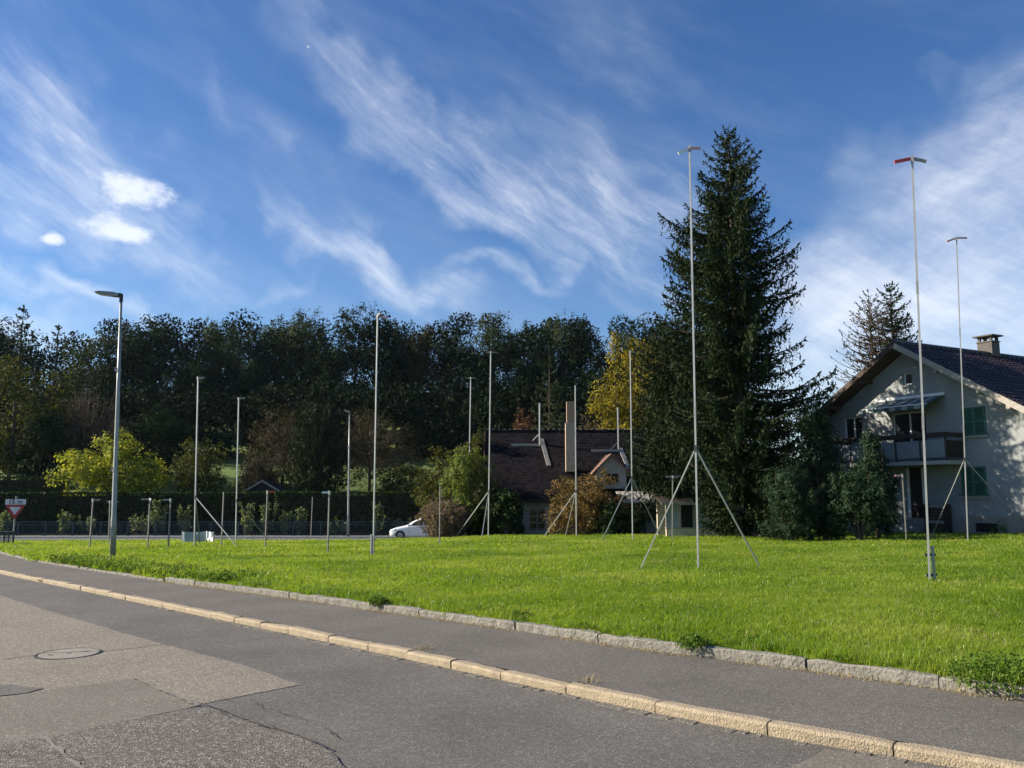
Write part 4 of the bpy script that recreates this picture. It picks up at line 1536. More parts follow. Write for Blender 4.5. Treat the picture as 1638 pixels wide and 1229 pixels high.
# --- clipped hedges along the far road
def hedge(x0, x1, y, depth, top_z, label, seed, n):
    zb = Gf((x0 + x1) / 2, y)
    Hh = top_z - zb
    Lx = x1 - x0
    t = thing('hedge', label, 'hedge', ((x0 + x1) / 2, y, zb))
    rng = np.random.default_rng(seed)
    b = B()
    nx = max(4, int(Lx / 1.2))
    for k in range(nx):
        xa = -Lx / 2 + .12 + (Lx - .24) * k / nx
        xb = -Lx / 2 + .12 + (Lx - .24) * (k + 1) / nx
        b.box(((xa + xb) / 2, 0, Hh / 2 - .12), (xb - xa + .004 * (k % 2), depth - .3 + .003 * k, Hh - .24 + .002 * (k % 3)))
    put('branches', b, M['twig'], t)
    nf, ntp = int(n * .7), int(n * .3)
    wob = lambda X, Z, s: np.array([mnoise.noise((a * .6, c * .9, s)) for a, c in zip(X, Z)])
    X = rng.uniform(-Lx / 2, Lx / 2, nf)
    Z = rng.uniform(.02, Hh, nf)
    Pf = np.stack([X, -depth / 2 + .08 * wob(X, Z, 1.) + rng.normal(size=nf) * .035, Z], 1)
    X = rng.uniform(-Lx / 2, Lx / 2, ntp)
    Y = rng.uniform(-depth / 2, depth / 2, ntp)
    Pt = np.stack([X, Y, Hh + .05 * wob(X, Y, 5.) + rng.normal(size=ntp) * .03], 1)
    ne = int(n * .06)
    Pe = np.stack([np.where(rng.random(ne) < .5, -Lx / 2, Lx / 2) + rng.normal(size=ne) * .05, rng.uniform(-depth / 2, depth / 2, ne), rng.uniform(0, Hh, ne)], 1)
    V, F = diamonds(rng, np.concatenate([Pf, Pt, Pe]), .17, .6, .15)
    put('foliage', mesh_np('foliage', V, F), LM['hedge'], t)


hz = at(300, 789, 66.8).z
x_split = at(442, 800, 66.5).x
hedge(-48, x_split - .05, 66.9, 1.5, hz, 'long clipped dark hedge section left of the step behind the railing', 111, 30000)
hedge(x_split + .1, 2.0, 66.5, 1.6, at(560, 788, 66.5).z, 'clipped dark hedge section ending behind the white car', 112, 19000)
hedge(-52, at(106, 780, 76).x, 76, 1.6, at(60, 764, 76).z, 'second dark hedge farther back at the left picture edge', 113, 9000)

# --- young laurels between railing and hedge
for i, (px, top, hw, lab) in enumerate((
    (8, 812, 12, 'tall laurel shoot at the left picture edge behind the sign'),
    (103, 818, 16, 'sparse young laurel second right of the give way sign'),
    (148, 828, 22, 'low young laurel behind the leftmost short marker post'),
    (225, 822, 24, 'bushy young laurel right of the near lamp post'),
    (262, 800, 20, 'tall group of laurel shoots right of the bushy laurel'),
    (300, 808, 14, 'thin pale laurel shoots left of the tall braced pole'),
    (398, 802, 20, 'leafy young laurel above the white tarpaulin'),
    (430, 800, 16, 'tall young laurel behind the red tipped short post'),
    (458, 818, 14, 'short young laurel left of the hedge step'),
    (482, 814, 16, 'young laurel in front of the hedge step'),
    (545, 828, 20, 'low young laurel left of the far lamp post'),
    (606, 802, 18, 'tall young laurel behind the central marker pole'),
    (640, 830, 16, 'low young laurel above the bonnet of the white car'),
)):
    g, H, r = size_for(px, top, 65.2, hw)
    rng = np.random.default_rng(300 + i)
    w = B()
    PP = []
    for k in range(9):
        a = rng.uniform(0, 6.283)
        q = rng.random() ** .7 * r
        e = Vector((math.cos(a) * q, math.sin(a) * q * .5, H * rng.uniform(.55, 1.0)))
        w.tube([(math.cos(a) * q * .4, math.sin(a) * q * .2, 0), e], [.02, .006], 4, False)
        m = int(60 * e.z / 2)
        u = rng.uniform(.25, 1.02, m)
        PP.append(np.array([(e.x * (.4 + .6 * v), e.y * (.4 + .6 * v), e.z * v) for v in u]) + rng.normal(size=(m, 3)) * .085)
    V, F = diamonds(rng, np.concatenate(PP), .23, .45, .4)
    plant('laurel_shrub', lab, 'shrub', g, (w.mesh('stems'), mesh_np('foliage', V, F)), (M['twig'], LM['laurel']), ('stems', 'foliage'), group='young laurels along the railing')

# ---------------------------------------------------------------- railing along the far road
def railing():
    x0, x1, y = -44.0, 1.0, 64.1
    z = lambda x: Gf(x, y) + .07
    t = thing('railing', 'long grey blue metal railing with upright bars along the far road', 'railing', (x0, y, z(x0)))
    org = Vector((x0, y, z(x0)))
    bay = 2.1
    n = int((x1 - x0) / bay)
    pm = B()
    pm.box((0, 0, .52), (.06, .06, 1.06))
    pm.box((0, 0, .012), (.16, .16, .02))
    pmesh = pm.mesh('post')
    pmesh.materials.append(M['railing'])
    for k in range(n + 1):
        x = x0 + k * bay
        put('post', pmesh, None, t, Vector((x, y, z(x))) - org)
        if k == n:
            break
        xb = x + bay
        for h, w, nm in ((1.02, .05, 'top_rail'), (.84, .03, 'middle_rail'), (.14, .03, 'bottom_rail')):
            b = B()
            b.bar(Vector((x + .031, y, z(x) + h)) - org, Vector((xb - .031, y, z(xb) + h)) - org, w, w * .8)
            put(nm, b, M['railing'], t)
        b = B()
        for j in range(1, 15):
            xx = x + bay * j / 15
            b.bar(Vector((xx, y, z(xx) + .15)) - org, Vector((xx, y, z(xx) + .84)) - org, .018, .018)
        o = put('bars', b, M['railing'], t)
        o['kind'] = 'stuff'


railing()

# ---------------------------------------------------------------- lamp posts
def lamp_post(label, base, H, arm_dir, lean):
    t = thing('lamp_post', label, 'lamp post', base, 'street lamps')
    t.rotation_euler = (0, R(lean), 0)
    k = H / 8.0
    b = B()
    b.tube([(0, 0, -.1), (0, 0, 1.2 * k), (0, 0, 1.25 * k), (0, 0, H * .6), (0, 0, H)], [.090 * k, .082 * k, .074 * k, .058 * k, .036 * k], 16)
    put('pole', mesh_smooth(b, 'pole'), M['galv'], t)
    b = B()
    b.box((-.0, -.083 * k, .75 * k), (.09 * k, .02, .34 * k))
    put('hatch', b, M['galv'], t)
    for zz, r in ((2.6, .088), (5.7, .072)):
        b = B()
        b.tube([(0, 0, zz * k), (0, 0, (zz + .05) * k)], r * k, 14)
        b.box((-.085 * k, -.02, (zz + .06) * k), (.05, .05, .14 * k))
        put('clamp', b, M['galv'], t)
    a = Vector(arm_dir).normalized()
    ang = math.atan2(a.y, a.x)
    m = Matrix.Rotation(ang, 3, 'Z') @ Matrix.Rotation(R(-7), 3, 'Y')
    b = B()
    b.tube([(0, 0, H - .1), (0, 0, H + .12 * k)], .055 * k, 12)
    c = Vector((0, 0, H + .10 * k)) + m @ Vector((.06, 0, 0))
    b.box(c, (.18, .12, .12), m)
    put('bracket', b, M['darkmetal'], t)
    # flat head: a tapering wedge shell
    pts = [(.08, .09, .05, -.05), (.22, .15, .06, -.05), (.62, .15, .03, -.03), (.72, .12, .01, -.02)]
    V, F = [], []
    for x, hw, zt, zb in pts:
        for yy, zz in ((-hw, zb), (-hw * .85, zt), (hw * .85, zt), (hw, zb)):
            V.append(tuple(Vector((0, 0, H + .10 * k)) + m @ Vector((x, yy, zz))))
    for i in range(3):
        for j in range(4):
            F.append((i * 4 + j, i * 4 + (j + 1) % 4, (i + 1) * 4 + (j + 1) % 4, (i + 1) * 4 + j))
    F += [(3, 2, 1, 0), (12, 13, 14, 15)]
    b = B().add(V, F)
    hd = put('lamp_head', b, M['galv'], t)
    b = B()
    b.box(Vector((0, 0, H + .10 * k)) + m @ Vector((.42, 0, -.052)), (.36, .2, .014), m)
    put('lens', b, M['lamp_glass'], hd)
    return t


def mesh_smooth(b, name):
    return b.mesh(name, True)


lb = hit(180, 893, LAWN)
lamp_post('tall grey street lamp post with flat head at the lawn corner', lb, at(194, 478, lb.y).z - lb.z, (-1, -.25, 0), -1.6)
fb = Vector((at(557, 856, 62.6).x, 62.6, 0))
fb.z = Gf(fb.x, fb.y) + .07
lamp_post('distant street lamp post standing by the railing left of the car', fb, at(562, 662, 62.6).z - fb.z, (-.25, -1, 0), -.8)

# ---------------------------------------------------------------- building profile poles
def pole(label, base_px, top_px, arms, braces=(), joint=None, width=.06, d=None, stake=None, foot_mat=None, name='marker_pole', group='building outline marker poles'):
    """a square metal pole marking the outline of a planned building.
    arms: list of ((dx, dy, dz), material); braces: picture feet (px, py); joint: picture height where they meet"""
    if d is None:
        g = hit(*base_px, LAWN)
    else:
        g = ground_at(base_px[0], d, LAWN if d < 50 else 0)
    top = at(*top_px, g.y) - g
    width *= .74
    t = thing(name, label, 'marker pole' if name == 'marker_pole' else 'marker post', g, group)
    b = B()
    b.bar(Vector((0, 0, -.15)), top, width, width, up=(.5, 1, 0))
    put('pole', b, M['alu'] if name == 'marker_pole' else M['post'], t)
    L = top.length
    if L > 4:
        for f in (.36, .68):
            b = B()
            p = top * f
            b.bar(p - top.normalized() * .12, p + top.normalized() * .12, width * 1.2, width * 1.2, up=(.5, 1, 0))
            put('sleeve', b, M['galv'], t)
    if arms:
        b = B()
        b.bar(top - top.normalized() * .10, top + top.normalized() * .03, width * 1.5, width * 1.5, up=(.5, 1, 0))
        put('head_clamp', b, M['galv'], t)
    for v, mt in arms:
        v = Vector(v)
        b = B()
        b.bar(top + v.normalized() * width * .6 + Vector((0, 0, -.02)), top + v + Vector((0, 0, -.02)), .018, .06)
        put('arm', b, M[mt], t)
    if braces:
        jz = at(top_px[0], joint, g.y).z - g.z
        j = top * (jz / top.z)
        b = B()
        b.bar(j - Vector((0, 0, .08)), j + Vector((0, 0, .06)), width * 1.6, width * 1.6, up=(.5, 1, 0))
        put('collar', b, M['darkmetal'], t)
        for fx, fy in braces:
            if isinstance(fy, tuple):           # explicit distance
                f = ground_at(fx, fy[0], LAWN if fy[0] < 51 else 0) - g
            else:
                f = hit(fx, fy, LAWN) - g
            b = B()
            b.bar(j, f - Vector((0, 0, .05)), width * .75, width * .75)
            put('brace', b, M['galv'], t)
    if stake:
        b = B()
        sx = stake
        for zz, h in ((.28, .72),):
            b.bar((sx, .02, -.1), (sx * .95, .02, .62), .05, .05, up=(.5, 1, 0))
        put('stake', b, M['galv'], t)
        b = B()
        for zz in (.12, .46):
            b = B()
            b.bar((min(0, sx) - .04, .02, zz), (max(0, sx) + .04, .02, zz + .01), .03, .05)
            put('stake_clamp', b, M['darkmetal'], t)
    return t


pole('thick metal marker pole nearest the camera with one red arm', (1487, 932), (1459, 252), [((-.33, 0, -.07), 'red'), ((.23, -.05, -.08), 'wood_grey')], width=.048, stake=.10)
pole('tall metal marker pole on two slanting braces before the tall spruce', (1117, 915), (1103, 236), [((-.27, -.1, -.16), 'white'), ((.25, .05, .02), 'pink')], [(1022, 912), (1218, 908)], 717, width=.048)
pole('slim braced marker pole before the right hand shutters of the white house', (1548, 868), (1530, 380), [((-.34, 0, -.13), 'pink'), ((.36, 0, .0), 'pink')], [(1487, 864), (1648, 852)], 735, width=.05)
pole('single unbraced marker pole in the middle of the lawn against the forest', (597, 890), (604, 505), [((.30, 0, -.05), 'pink'), ((.12, -.3, .04), 'wood_grey')], width=.05, stake=-.07)
pole('braced marker pole with a short arm left of the white tarpaulin', (311, 876), (317, 604), [((.25, 0, .02), 'wood_grey'), ((.02, .3, 0), 'wood_grey')], [(384, 878), (320, 873)], 795, width=.06)
pole('thin braced marker pole just right of the white tarpaulin', (377, 870), (382, 637), [((.27, 0, .02), 'wood_grey'), ((-.1, .2, 0), 'wood_grey')], [(432, 867)], 801, width=.06)
pole('tall braced marker pole at the left end of the old house', (781, 860), (785, 563), [((-.24, 0, -.02), 'wood_grey'), ((.36, 0, -.02), 'wood_grey')], [(727, 861), (770, 862)], 786, width=.07)
pole('marker pole rising from behind the light green bush', (749, 858), (753, 604), [((-.30, 0, -.04), 'wood_grey'), ((.34, 0, -.04), 'wood_grey')], width=.08, d=57)
pole('braced marker pole in front of the copper brown bush without arms', (922, 860), (920, 617), [], [(868, 860), (904, 859)], 786, width=.07)
pole('tall thin braced marker pole between copper bush and tall spruce', (1012, 866), (1008, 562), [((.2, .1, 0), 'wood_grey')], [(961, 867), (1060, 863)], 764, width=.06)
for base, top, arms, lab in (
    ((143, 878), (149, 799), [((.26, 0, 0), 'wood_grey')], 'short marker post with one arm left of the near lamp post'),
    ((174, 872), (176, 802), [((-.14, 0, 0), 'wood_grey'), ((.36, 0, 0), 'wood_grey')], 'short marker post half hidden behind the near lamp post'),
    ((236, 878), (240, 798), [((-.32, 0, 0), 'wood_grey'), ((.08, -.1, 0), 'white')], 'first short marker post right of the near lamp post'),
    ((269, 878), (273, 799), [((-.30, 0, 0), 'wood_grey')], 'second short marker post right of the near lamp post'),
    ((354, 877), (358, 787), [], 'armless short marker post at the right end of the white tarpaulin'),
    ((424, 878), (428, 786), [((.26, 0, 0), 'red'), ((0, .2, 0), 'wood_grey')], 'short marker post with a red arm in the left half of the lawn'),
    ((524, 886), (527, 787), [((-.24, 0, 0), 'white'), ((0, .2, 0), 'pink')], 'short marker post with a pale arm left of the central marker pole'),
    ((703, 872), (704, 778), [], 'armless thin marker post before the grey feathery shrub'),
    ((1075, 867), (1076, 762), [((-.26, 0, 0), 'wood_grey'), ((.24, 0, 0), 'wood_grey')], 'short marker post with two arms at the foot of the shorter spruce'),
    ((1450, 869), (1443, 760), [((-.24, 0, .0), 'pink')], 'short marker post with one arm before the white house door'),
):
    pole(lab, base, top, arms, width=.055, name='marker_post', group='short marker posts on the lawn')
# far one stands by the railing
pole('armless slim post in front of the hedge step by the railing', (499, 856), (500, 795), [], width=.07, d=62.8, name='marker_post', group='short marker posts on the lawn')

# ---------------------------------------------------------------- tarpaulin panel on stakes
tp = hit(320, 869, LAWN)
t = thing('tarpaulin_screen', 'low grey and white tarpaulin stretched between short stakes on the lawn', 'tarpaulin', tp)
kx = tp.y / FPX


def cloth(x0, x1, z0, z1, fold, seed, cut=None, slant=0.0):
    n, m = 14, 7
    rng = random.Random(seed)
    V, F = [], []
    for i in range(n + 1):
        for j in range(m + 1):
            u, v = i / n, j / m
            zz = z0 + (z1 - z0) * v
            if cut and v < .5:
                zz = max(zz, z0 + cut(u) * (z1 - z0))
            V.append((x0 + (x1 - x0) * u, -slant * u + fold * math.sin(u * 11 + v * 2 + seed) * (1 - .4 * v) + .03 * math.sin(u * 23 + seed), zz - .03 * math.sin(u * math.pi) * (1 if v > .8 else 0)))
    for i in range(n):
        for j in range(m):
            F.append((i * (m + 1) + j, (i + 1) * (m + 1) + j, (i + 1) * (m + 1) + j + 1, i * (m + 1) + j + 1))
    return mesh_np('cloth', V, np.array(F), True)


b = put('grey_sheet', cloth(-30 * kx, 8 * kx, .05, 18 * kx, .03, 1), M['tarp'], t)
b = put('white_sheet', cloth(9 * kx, 31 * kx, .0, 19 * kx, .10, 2, lambda u: max(0, .55 - u * 1.3) if u < .5 else max(0, (u - .85) * 2), .75), M['tarpw'], t)
for xx, yy in ((-26, .06), (9, .06), (30, -.72)):
    q = B()
    q.bar((xx * kx, yy, -.1), (xx * kx + .01, yy, 22 * kx), .04, .04)
    put('stake', q, M['wood'], t)

# ---------------------------------------------------------------- give way sign
sb = hit(20, 872, LAWN)
t = thing('give_way_sign', 'give way sign with a 15 m plate above it at the lawn corner', 'sign', sb, rz=R(8))
k = sb.y / FPX
b = B()
b.tube([(0, .02, -.1), (0, .02, 76 * k)], .035, 10)
put('post', b, M['galv'], t)
zt, zb_, hw = 62 * k, 45 * k, 15.2 * k


def tri(s, y0, y1, cz):
    pts = [(-hw * s, cz + (zt - cz) * 1.0), (hw * s, cz + (zt - cz) * 1.0), (0, cz - (cz - zb_) * s)]
    return pts


def rounded_tri(top, bot, h, r=.05):
    c = [(-h, top), (h, top), (0, bot)]
    out = []
    for i in range(3):
        p = Vector(c[i])
        a = (Vector(c[i - 1]) - p).normalized()
        q = (Vector(c[(i + 1) % 3]) - p).normalized()
        for s in (a * r, (a + q) * r * .35, q * r):
            out.append(tuple(p + s))
    return out


plate_h = 8.6 * k
tri_top, tri_bot = 62.5 * k, 44 * k
tri_bot = tri_top - 1.55 * hw
b = B()
b.prism(rounded_tri(tri_top, tri_bot, hw), 'y', -.02, .0)
put('red_border', b, M['sign_red'], t)
b = B()
b.prism(rounded_tri(tri_top - .085, tri_bot + .20, hw - .165, .03), 'y', -.026, -.0205)
put('white_face', b, M['sign_grey'], t)
b = B()
b.prism([(-hw, tri_top + .01), (hw, tri_top + .01), (hw, tri_top + .01 + plate_h), (-hw, tri_top + .01 + plate_h)], 'y', -.022, .0)
pl = put('distance_plate', b, M['sign_grey'], t)
fc = bpy.data.curves.new('lettering', 'FONT')
fc.body = '15 m'
fc.size = .27
fc.align_x = 'CENTER'
fc.align_y = 'CENTER'
fc.extrude = .002
fc.offset = .004
fc.materials.append(M['letter'])
fs = bpy.data.objects.new('lettering', fc)
fo = bpy.data.objects.new('lettering', bpy.data.meshes.new_from_object(fs))
bpy.data.objects.remove(fs)
C.objects.link(fo)
fo.parent = pl
fo.rotation_euler = (math.pi / 2, 0, 0)
fo.location = (0, -.026, tri_top + .01 + plate_h / 2)
# small wire frame around the post foot
t = thing('wire_frame', 'small dark metal frame standing round the give way sign foot', 'frame', sb + Vector((-.12, -.25, 0)))
b = B()
for x in (-.2, .2):
    for y in (-.16, .16):
        b.bar((x, y, -.05), (x, y, .56), .03, .03)
put('upright', b, M['darkmetal'], t)
b = B()
for z in (.1, .5):
    for y in (-.16, .16):
        b.bar((-.2, y, z), (.2, y, z), .025, .03)
    for x in (-.2, .2):
        b.bar((x, -.145, z + .003), (x, .145, z + .003), .025, .03)
put('crossbar', b, M['darkmetal'], t)
b = B()
for q in np.linspace(-.15, .15, 6):
    b.bar((q, -.16, .1), (q, -.16, .5), .012, .012)
    b.bar((q, .16, .1), (q, .16, .5), .012, .012)
put('bars', b, M['darkmetal'], t)['kind'] = 'stuff'
b = B()
b.box((0, 0, .545), (.46, .38, .03))
put('lid', b, M['darkmetal'], t)

# ---------------------------------------------------------------- white car
def car():
    cy = 59.2
    x_front = at(625, 850, cy).x
    z = Gf(x_front + 1, cy) + .01
    t = thing('parked_car', 'white compact car on the far road with its tail behind the grey shrub', 'car', (x_front, cy, z))
    # stations along the length (front at x=0): x, half width at sill / waist / roof, sill z, waist z, roof z
    st = [(0.00, .56, .62, .54, .32, .56, .58), (.08, .72, .76, .66, .24, .62, .68), (.35, .80, .84, .74, .22, .72, .79), (.75, .82, .87, .76, .20, .82, .88), (1.10, .83, .88, .76, .20, .89, .95), (1.22, .83, .88, .74, .20, .90, 1.00),
          (1.55, .83, .88, .68, .20, .93, 1.22), (1.92, .83, .88, .63, .20, .95, 1.41), (2.15, .83, .88, .62, .20, .955, 1.47), (2.6, .83, .88, .62, .20, .96, 1.50), (3.2, .83, .88, .60, .20, .97, 1.48), (3.65, .82, .87, .58, .22, .98, 1.41), (3.95, .80, .84, .56, .26, .98, 1.18), (4.1, .72, .78, .55, .34, .92, .98)]
    V, F = [], []
    m = 9
    for x, ws, ww, wr, zs, zw, zr in st:
        prof = [(ws, zs), (ww, zs + .18), (ww, zw - .12), (ww * .985, zw), (wr, zr - .04 if zr > zw + .1 else zr), (wr * .75, zr), (0, zr + .015)]
        full = prof + [(-a, c) for a, c in prof[-2::-1]]
        m = len(full)
        V += [(x, a, c) for a, c in full]
    for i in range(len(st) - 1):
        for j in range(m - 1):
            F.append((i * m + j, i * m + j + 1, (i + 1) * m + j + 1, (i + 1) * m + j))
        F.append((i * m + m - 1, i * m, (i + 1) * m, (i + 1) * m + m - 1))
    F += [tuple(range(m - 1, -1, -1)), tuple((len(st) - 1) * m + j for j in range(m))]
    put('body', mesh_smooth(B().add(V, F), 'body'), M['carpaint'], t)
    for s in (-1, 1):
        y = s * .80
        # side windows follow the leaning cabin
        def wq(pts):
            b = B()
            P = []
            for x, zz in pts:
                xs_ = [q[0] for q in st]
                ww = np.interp(x, xs_, [q[2] for q in st]) * .985
                wr = np.interp(x, xs_, [q[3] for q in st])
                zw = np.interp(x, xs_, [q[5] for q in st])
                zr = np.interp(x, xs_, [q[6] for q in st]) - .04
                u = (zz - zw) / max(.05, zr - zw)
                P.append((x, s * (ww + (wr - ww) * u + .012), zz))
            b.add(P, [tuple(range(len(P)))])
            return b
        put('side_window', wq([(1.45, .96), (2.35, .99), (2.35, 1.36), (2.08, 1.35), (1.75, 1.22)]), M['glass'], t)
        put('side_window', wq([(2.43, .99), (3.25, 1.0), (3.2, 1.36), (2.43, 1.37)]), M['glass'], t)
        b = B()
        b.box((1.42, s * .98, 1.0), (.16, .20, .14), None, .8)
        put('mirror', b, M['carpaint'], t)
        b = B()
        b.box((2.3, s * .888, .80), (.16, .03, .03))
        put('door_handle', b, M['darkmetal'], t)
        b = B()
        for xx in (1.36, 2.39):
            b.bar((xx, s * .884, .34), (xx + .02, s * .880, .9), .012, .006)
        put('door_gap', b, M['irondark'], t)
        b = B()
        P = [(.08, s * .60, .60), (.10, s * .74, .60), (.42, s * .835, .70), (.52, s * .80, .79), (.2, s * .66, .70)]
        b.add(P, [tuple(range(5)) if s < 0 else tuple(range(4, -1, -1))])
        put('headlight', B().add([(p[0] - .02, p[1] + s * .03, p[2] + .012) for p in P], [tuple(range(5))]), M['lamp_glass'], t)
        for xw in (.78, 3.32):
            w = bpy.data.objects.new('wheel', None)
            C.objects.link(w)
            w.parent = t
            w.location = (xw, s * .79, .30)
            n = 24
            b = B()
            prof = [(.19, -.10), (.27, -.11), (.30, -.07), (.30, .07), (.27, .11), (.19, .10)]
            V = [(r * math.cos(6.2832 * q / n), h, r * math.sin(6.2832 * q / n)) for r, h in prof for q in range(n)]
            Fw = [(a * n + q, a * n + (q + 1) % n, ((a + 1) % 6) * n + (q + 1) % n, ((a + 1) % 6) * n + q) for a in range(6) for q in range(n)]
            put('tyre', B().add(V, Fw), M['rubber'], w)
            b = B()
            for q in range(5):
                an = q * 1.2566
                b.bar((0, s * .09, 0), (math.cos(an) * .195, s * .10, math.sin(an) * .195), .02, .06, up=(0, 1, 0))
            b.tube([(0, s * .05, 0), (0, s * .11, 0)], .05, 10)
            b.tube([(0, s * .02, 0), (0, s * .04, 0)], .19, 20)
            put('rim', b, M['rim'], w)
        for xw in (.78, 3.32):
            b = B()
            n = 20
            V = [(xw + r * math.cos(math.pi * q / n), s * .886, .28 + r * math.sin(math.pi * q / n)) for r in (.30, .36) for q in range(n + 1)]
            b.add(V, [(q, q + 1, n + 2 + q, n + 1 + q) for q in range(n)])
            put('wheel_arch', b, M['irondark'], t)
    b = B()
    b.add([(1.20, -.70, 1.005), (1.20, .70, 1.005), (1.98, .58, 1.435), (1.98, -.58, 1.435)], [(0, 1, 2, 3)])
    put('windscreen', b, M['glass'], t)
    b = B()
    b.box((-.012, 0, .42), (.03, .8, .16))
    put('grille', b, M['irondark'], t)


car()

# ---------------------------------------------------------------- roofs made of tiles
def tile_field(o, u, v, nrm, nu, nv, wu, wv, wave, lift):
    """pan tiles: nu columns x nv rows from origin o along u (across) and v (up the slope)"""
    V, F = [], []
    o, u, v, nrm = Vector(o), Vector(u), Vector(v), Vector(nrm)
    rng = random.Random(nu * 31 + nv)
    c = 0
    seg = 4 if wave else 1
    for j in range(nv):
        for i in range(nu):
            jit = rng.uniform(-.004, .004)
            for e in range(2):
                for s in range(seg + 1):
                    f = s / seg
                    hgt = (wave * math.sin(f * math.pi * 2 - .6)) + (lift if e == 0 else 0) + jit
                    p = o + u * ((i + f * .985) * wu) + v * ((j + (e * 1.06)) * wv - (.0 if e else .0)) + nrm * hgt
                    V.append(tuple(p))
            n = seg + 1
            for s in range(seg):
                F.append((c + s, c + s + 1, c + n + s + 1, c + n + s))
            # front edge of the tile
            b0 = c + 2 * n
            for s in range(seg + 1):
                f = s / seg
                p = o + u * ((i + f * .985) * wu) + v * (j * wv) + nrm * (wave * math.sin(f * math.pi * 2 - .6) + jit + lift - .02)
                V.append(tuple(p))
            for s in range(seg):
                F.append((b0 + s, b0 + s + 1, c + s + 1, c + s))
            c += 3 * n
    return mesh_np('roof_tiles', V, np.array(F))


# ---------------------------------------------------------------- white gabled house
def white_house():
    phi = R(-62)
    e = Vector((math.cos(phi), math.sin(phi), 0))
    ny = Vector((-math.sin(phi), math.cos(phi), 0))
    T0 = -2.9
    org = Vector((19.0, 34.0, 0)) + e * T0
    zb = -0.16
    org.z = zb
    t = thing('white_house', 'white gabled house with dark tiled roof and green shutters', 'house', org, rz=phi)
    # local frame: x along the gable wall (to the right), y into the house, z up from the ground

    def X(tt):
        return tt - T0

    def Z(h):
        return h - zb
    apex = Z(8.1)
    sl = .605
    hwr = 5.62          # half width of the roof
    hw = 5.05           # half width of the walls
    D = 13.0
    ov = .9
    th = .22

    def roof_z(x):
        return apex - abs(x) * sl
    # gable wall with openings: built from strips between the openings
    wall_top = lambda x: roof_z(x) - th - .02
    opens = []          # (x0,x1,z0,z1)
    opens.append((X(-.44), X(.48), Z(3.87), Z(5.03)))       # upper right shutters
    opens.append((X(-.66), X(.33), Z(1.40), Z(2.60)))       # lower right shutters
    opens.append((X(-3.16), X(-2.72), Z(6.30), Z(6.85)))    # attic window
    opens.append((X(-6.5), X(-5.45), Z(4.0), Z(5.1)))       # upper left window
    opens.append((X(-3.85), X(-2.16), Z(3.10), Z(5.08)))    # balcony door
    opens.append((X(-3.25), X(-2.45), Z(.45), Z(2.62)))     # ground floor door
    opens.append((X(-.29), X(.70), Z(-.05), Z(.32)))        # cellar window
    xs = sorted(set([-hw, hw, 0.0] + [v for o_ in opens for v in o_[:2]]))
    b = B()
    for xa, xb in zip(xs[:-1], xs[1:]):
        xm = (xa + xb) / 2
        blocks = sorted([(o_[2], o_[3]) for o_ in opens if o_[0] <= xm <= o_[1]])
        z = -.3
        for z0, z1 in blocks:
            b.prism([(xa, z), (xb, z), (xb, z0), (xa, z0)], 'y', 0, .3)
            z = z1
        b.prism([(xa, z), (xb, z), (xb, wall_top(xb)), (xa, wall_top(xa))], 'y', 0, .3)
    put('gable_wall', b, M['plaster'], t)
    b = B()
    for s in (-1, 1):
        b.box((s * (hw - .15), D / 2 + .301 / 2 + .0, (wall_top(hw) - .3) / 2 - .02), (.3, D - .302, wall_top(hw) + .3 - .04))
    b.box((0, D + .16, wall_top(hw) / 2 - .17), (2 * hw - .01, .3, wall_top(hw) + .3))
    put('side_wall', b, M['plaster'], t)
    b = B()
    b.box((X(1.0) - 1.12 + .52, -.012, Z(.28) - .3), (hw + X(-1.2) - .2 - .3, .03, .62))
    b = B()
    for xa, xb in ((X(-2.4), X(-.29) - .04), (X(.70) + .04, hw)):
        b.box(((xa + xb) / 2, -.012, (Z(.62) - .3) / 2), (xb - xa, .03, Z(.62) + .3))
    b.box((X(.205), -.012, Z(.49)), (X(.70) - X(-.29) + .075, .03, .26))
    put('plinth', b, M['plinth'], t)

    # windows
    def pane(x0, x1, z0, z1, cross=True, nm='window'):
        fr = B()
        w = .06
        fr.box(((x0 + x1) / 2, .14, z0 + w / 2), (x1 - x0, .06, w))
        fr.box(((x0 + x1) / 2, .14, z1 - w / 2), (x1 - x0, .06, w))
        fr.box((x0 + w / 2, .14, (z0 + z1) / 2), (w, .06, z1 - z0 - 2 * w))
        fr.box((x1 - w / 2, .14, (z0 + z1) / 2), (w, .06, z1 - z0 - 2 * w))
        if cross:
            fr.box(((x0 + x1) / 2, .138, (z0 + z1) / 2), (w, .06, z1 - z0 - 2 * w))
        o = put(nm, fr, M['white'], t)
        p = B()
        p.box(((x0 + x1) / 2, .155, (z0 + z1) / 2), (x1 - x0 - .02, .012, z1 - z0 - .02))
        put('pane', p, M['glass'], o)
        return o

    pane(X(-3.16), X(-2.72), Z(6.30), Z(6.85), False)
    pane(X(-6.5), X(-5.45), Z(4.0), Z(5.1))
    o = pane(X(-3.85), X(-2.16), Z(3.10), Z(5.08), True, 'balcony_door')
    dr = B()
    dr.box((X(-2.85), .10, Z(1.53)), (.8, .06, 2.16))
    o = put('door', dr, M['wood_dark'], t)
    for xx in (X(-3.22), X(-2.48)):
        q = B()
        q.box((xx, .03, Z(1.53)), (.08, .1, 2.16))
        put('door_frame', q, M['white'], o)
    q = B()
    q.box((X(.205), .16, Z(.135)), (.97, .05, .36))
    cw = put('window', q, M['glass'], t)
    q = B()
    for i in range(9):
        x = X(-.24 + i * .11)
        q.bar((x, .06, Z(-.05)), (x, .06, Z(.32)), .018, .018)
    put('window_bars', q, M['darkmetal'], cw)['kind'] = 'stuff'

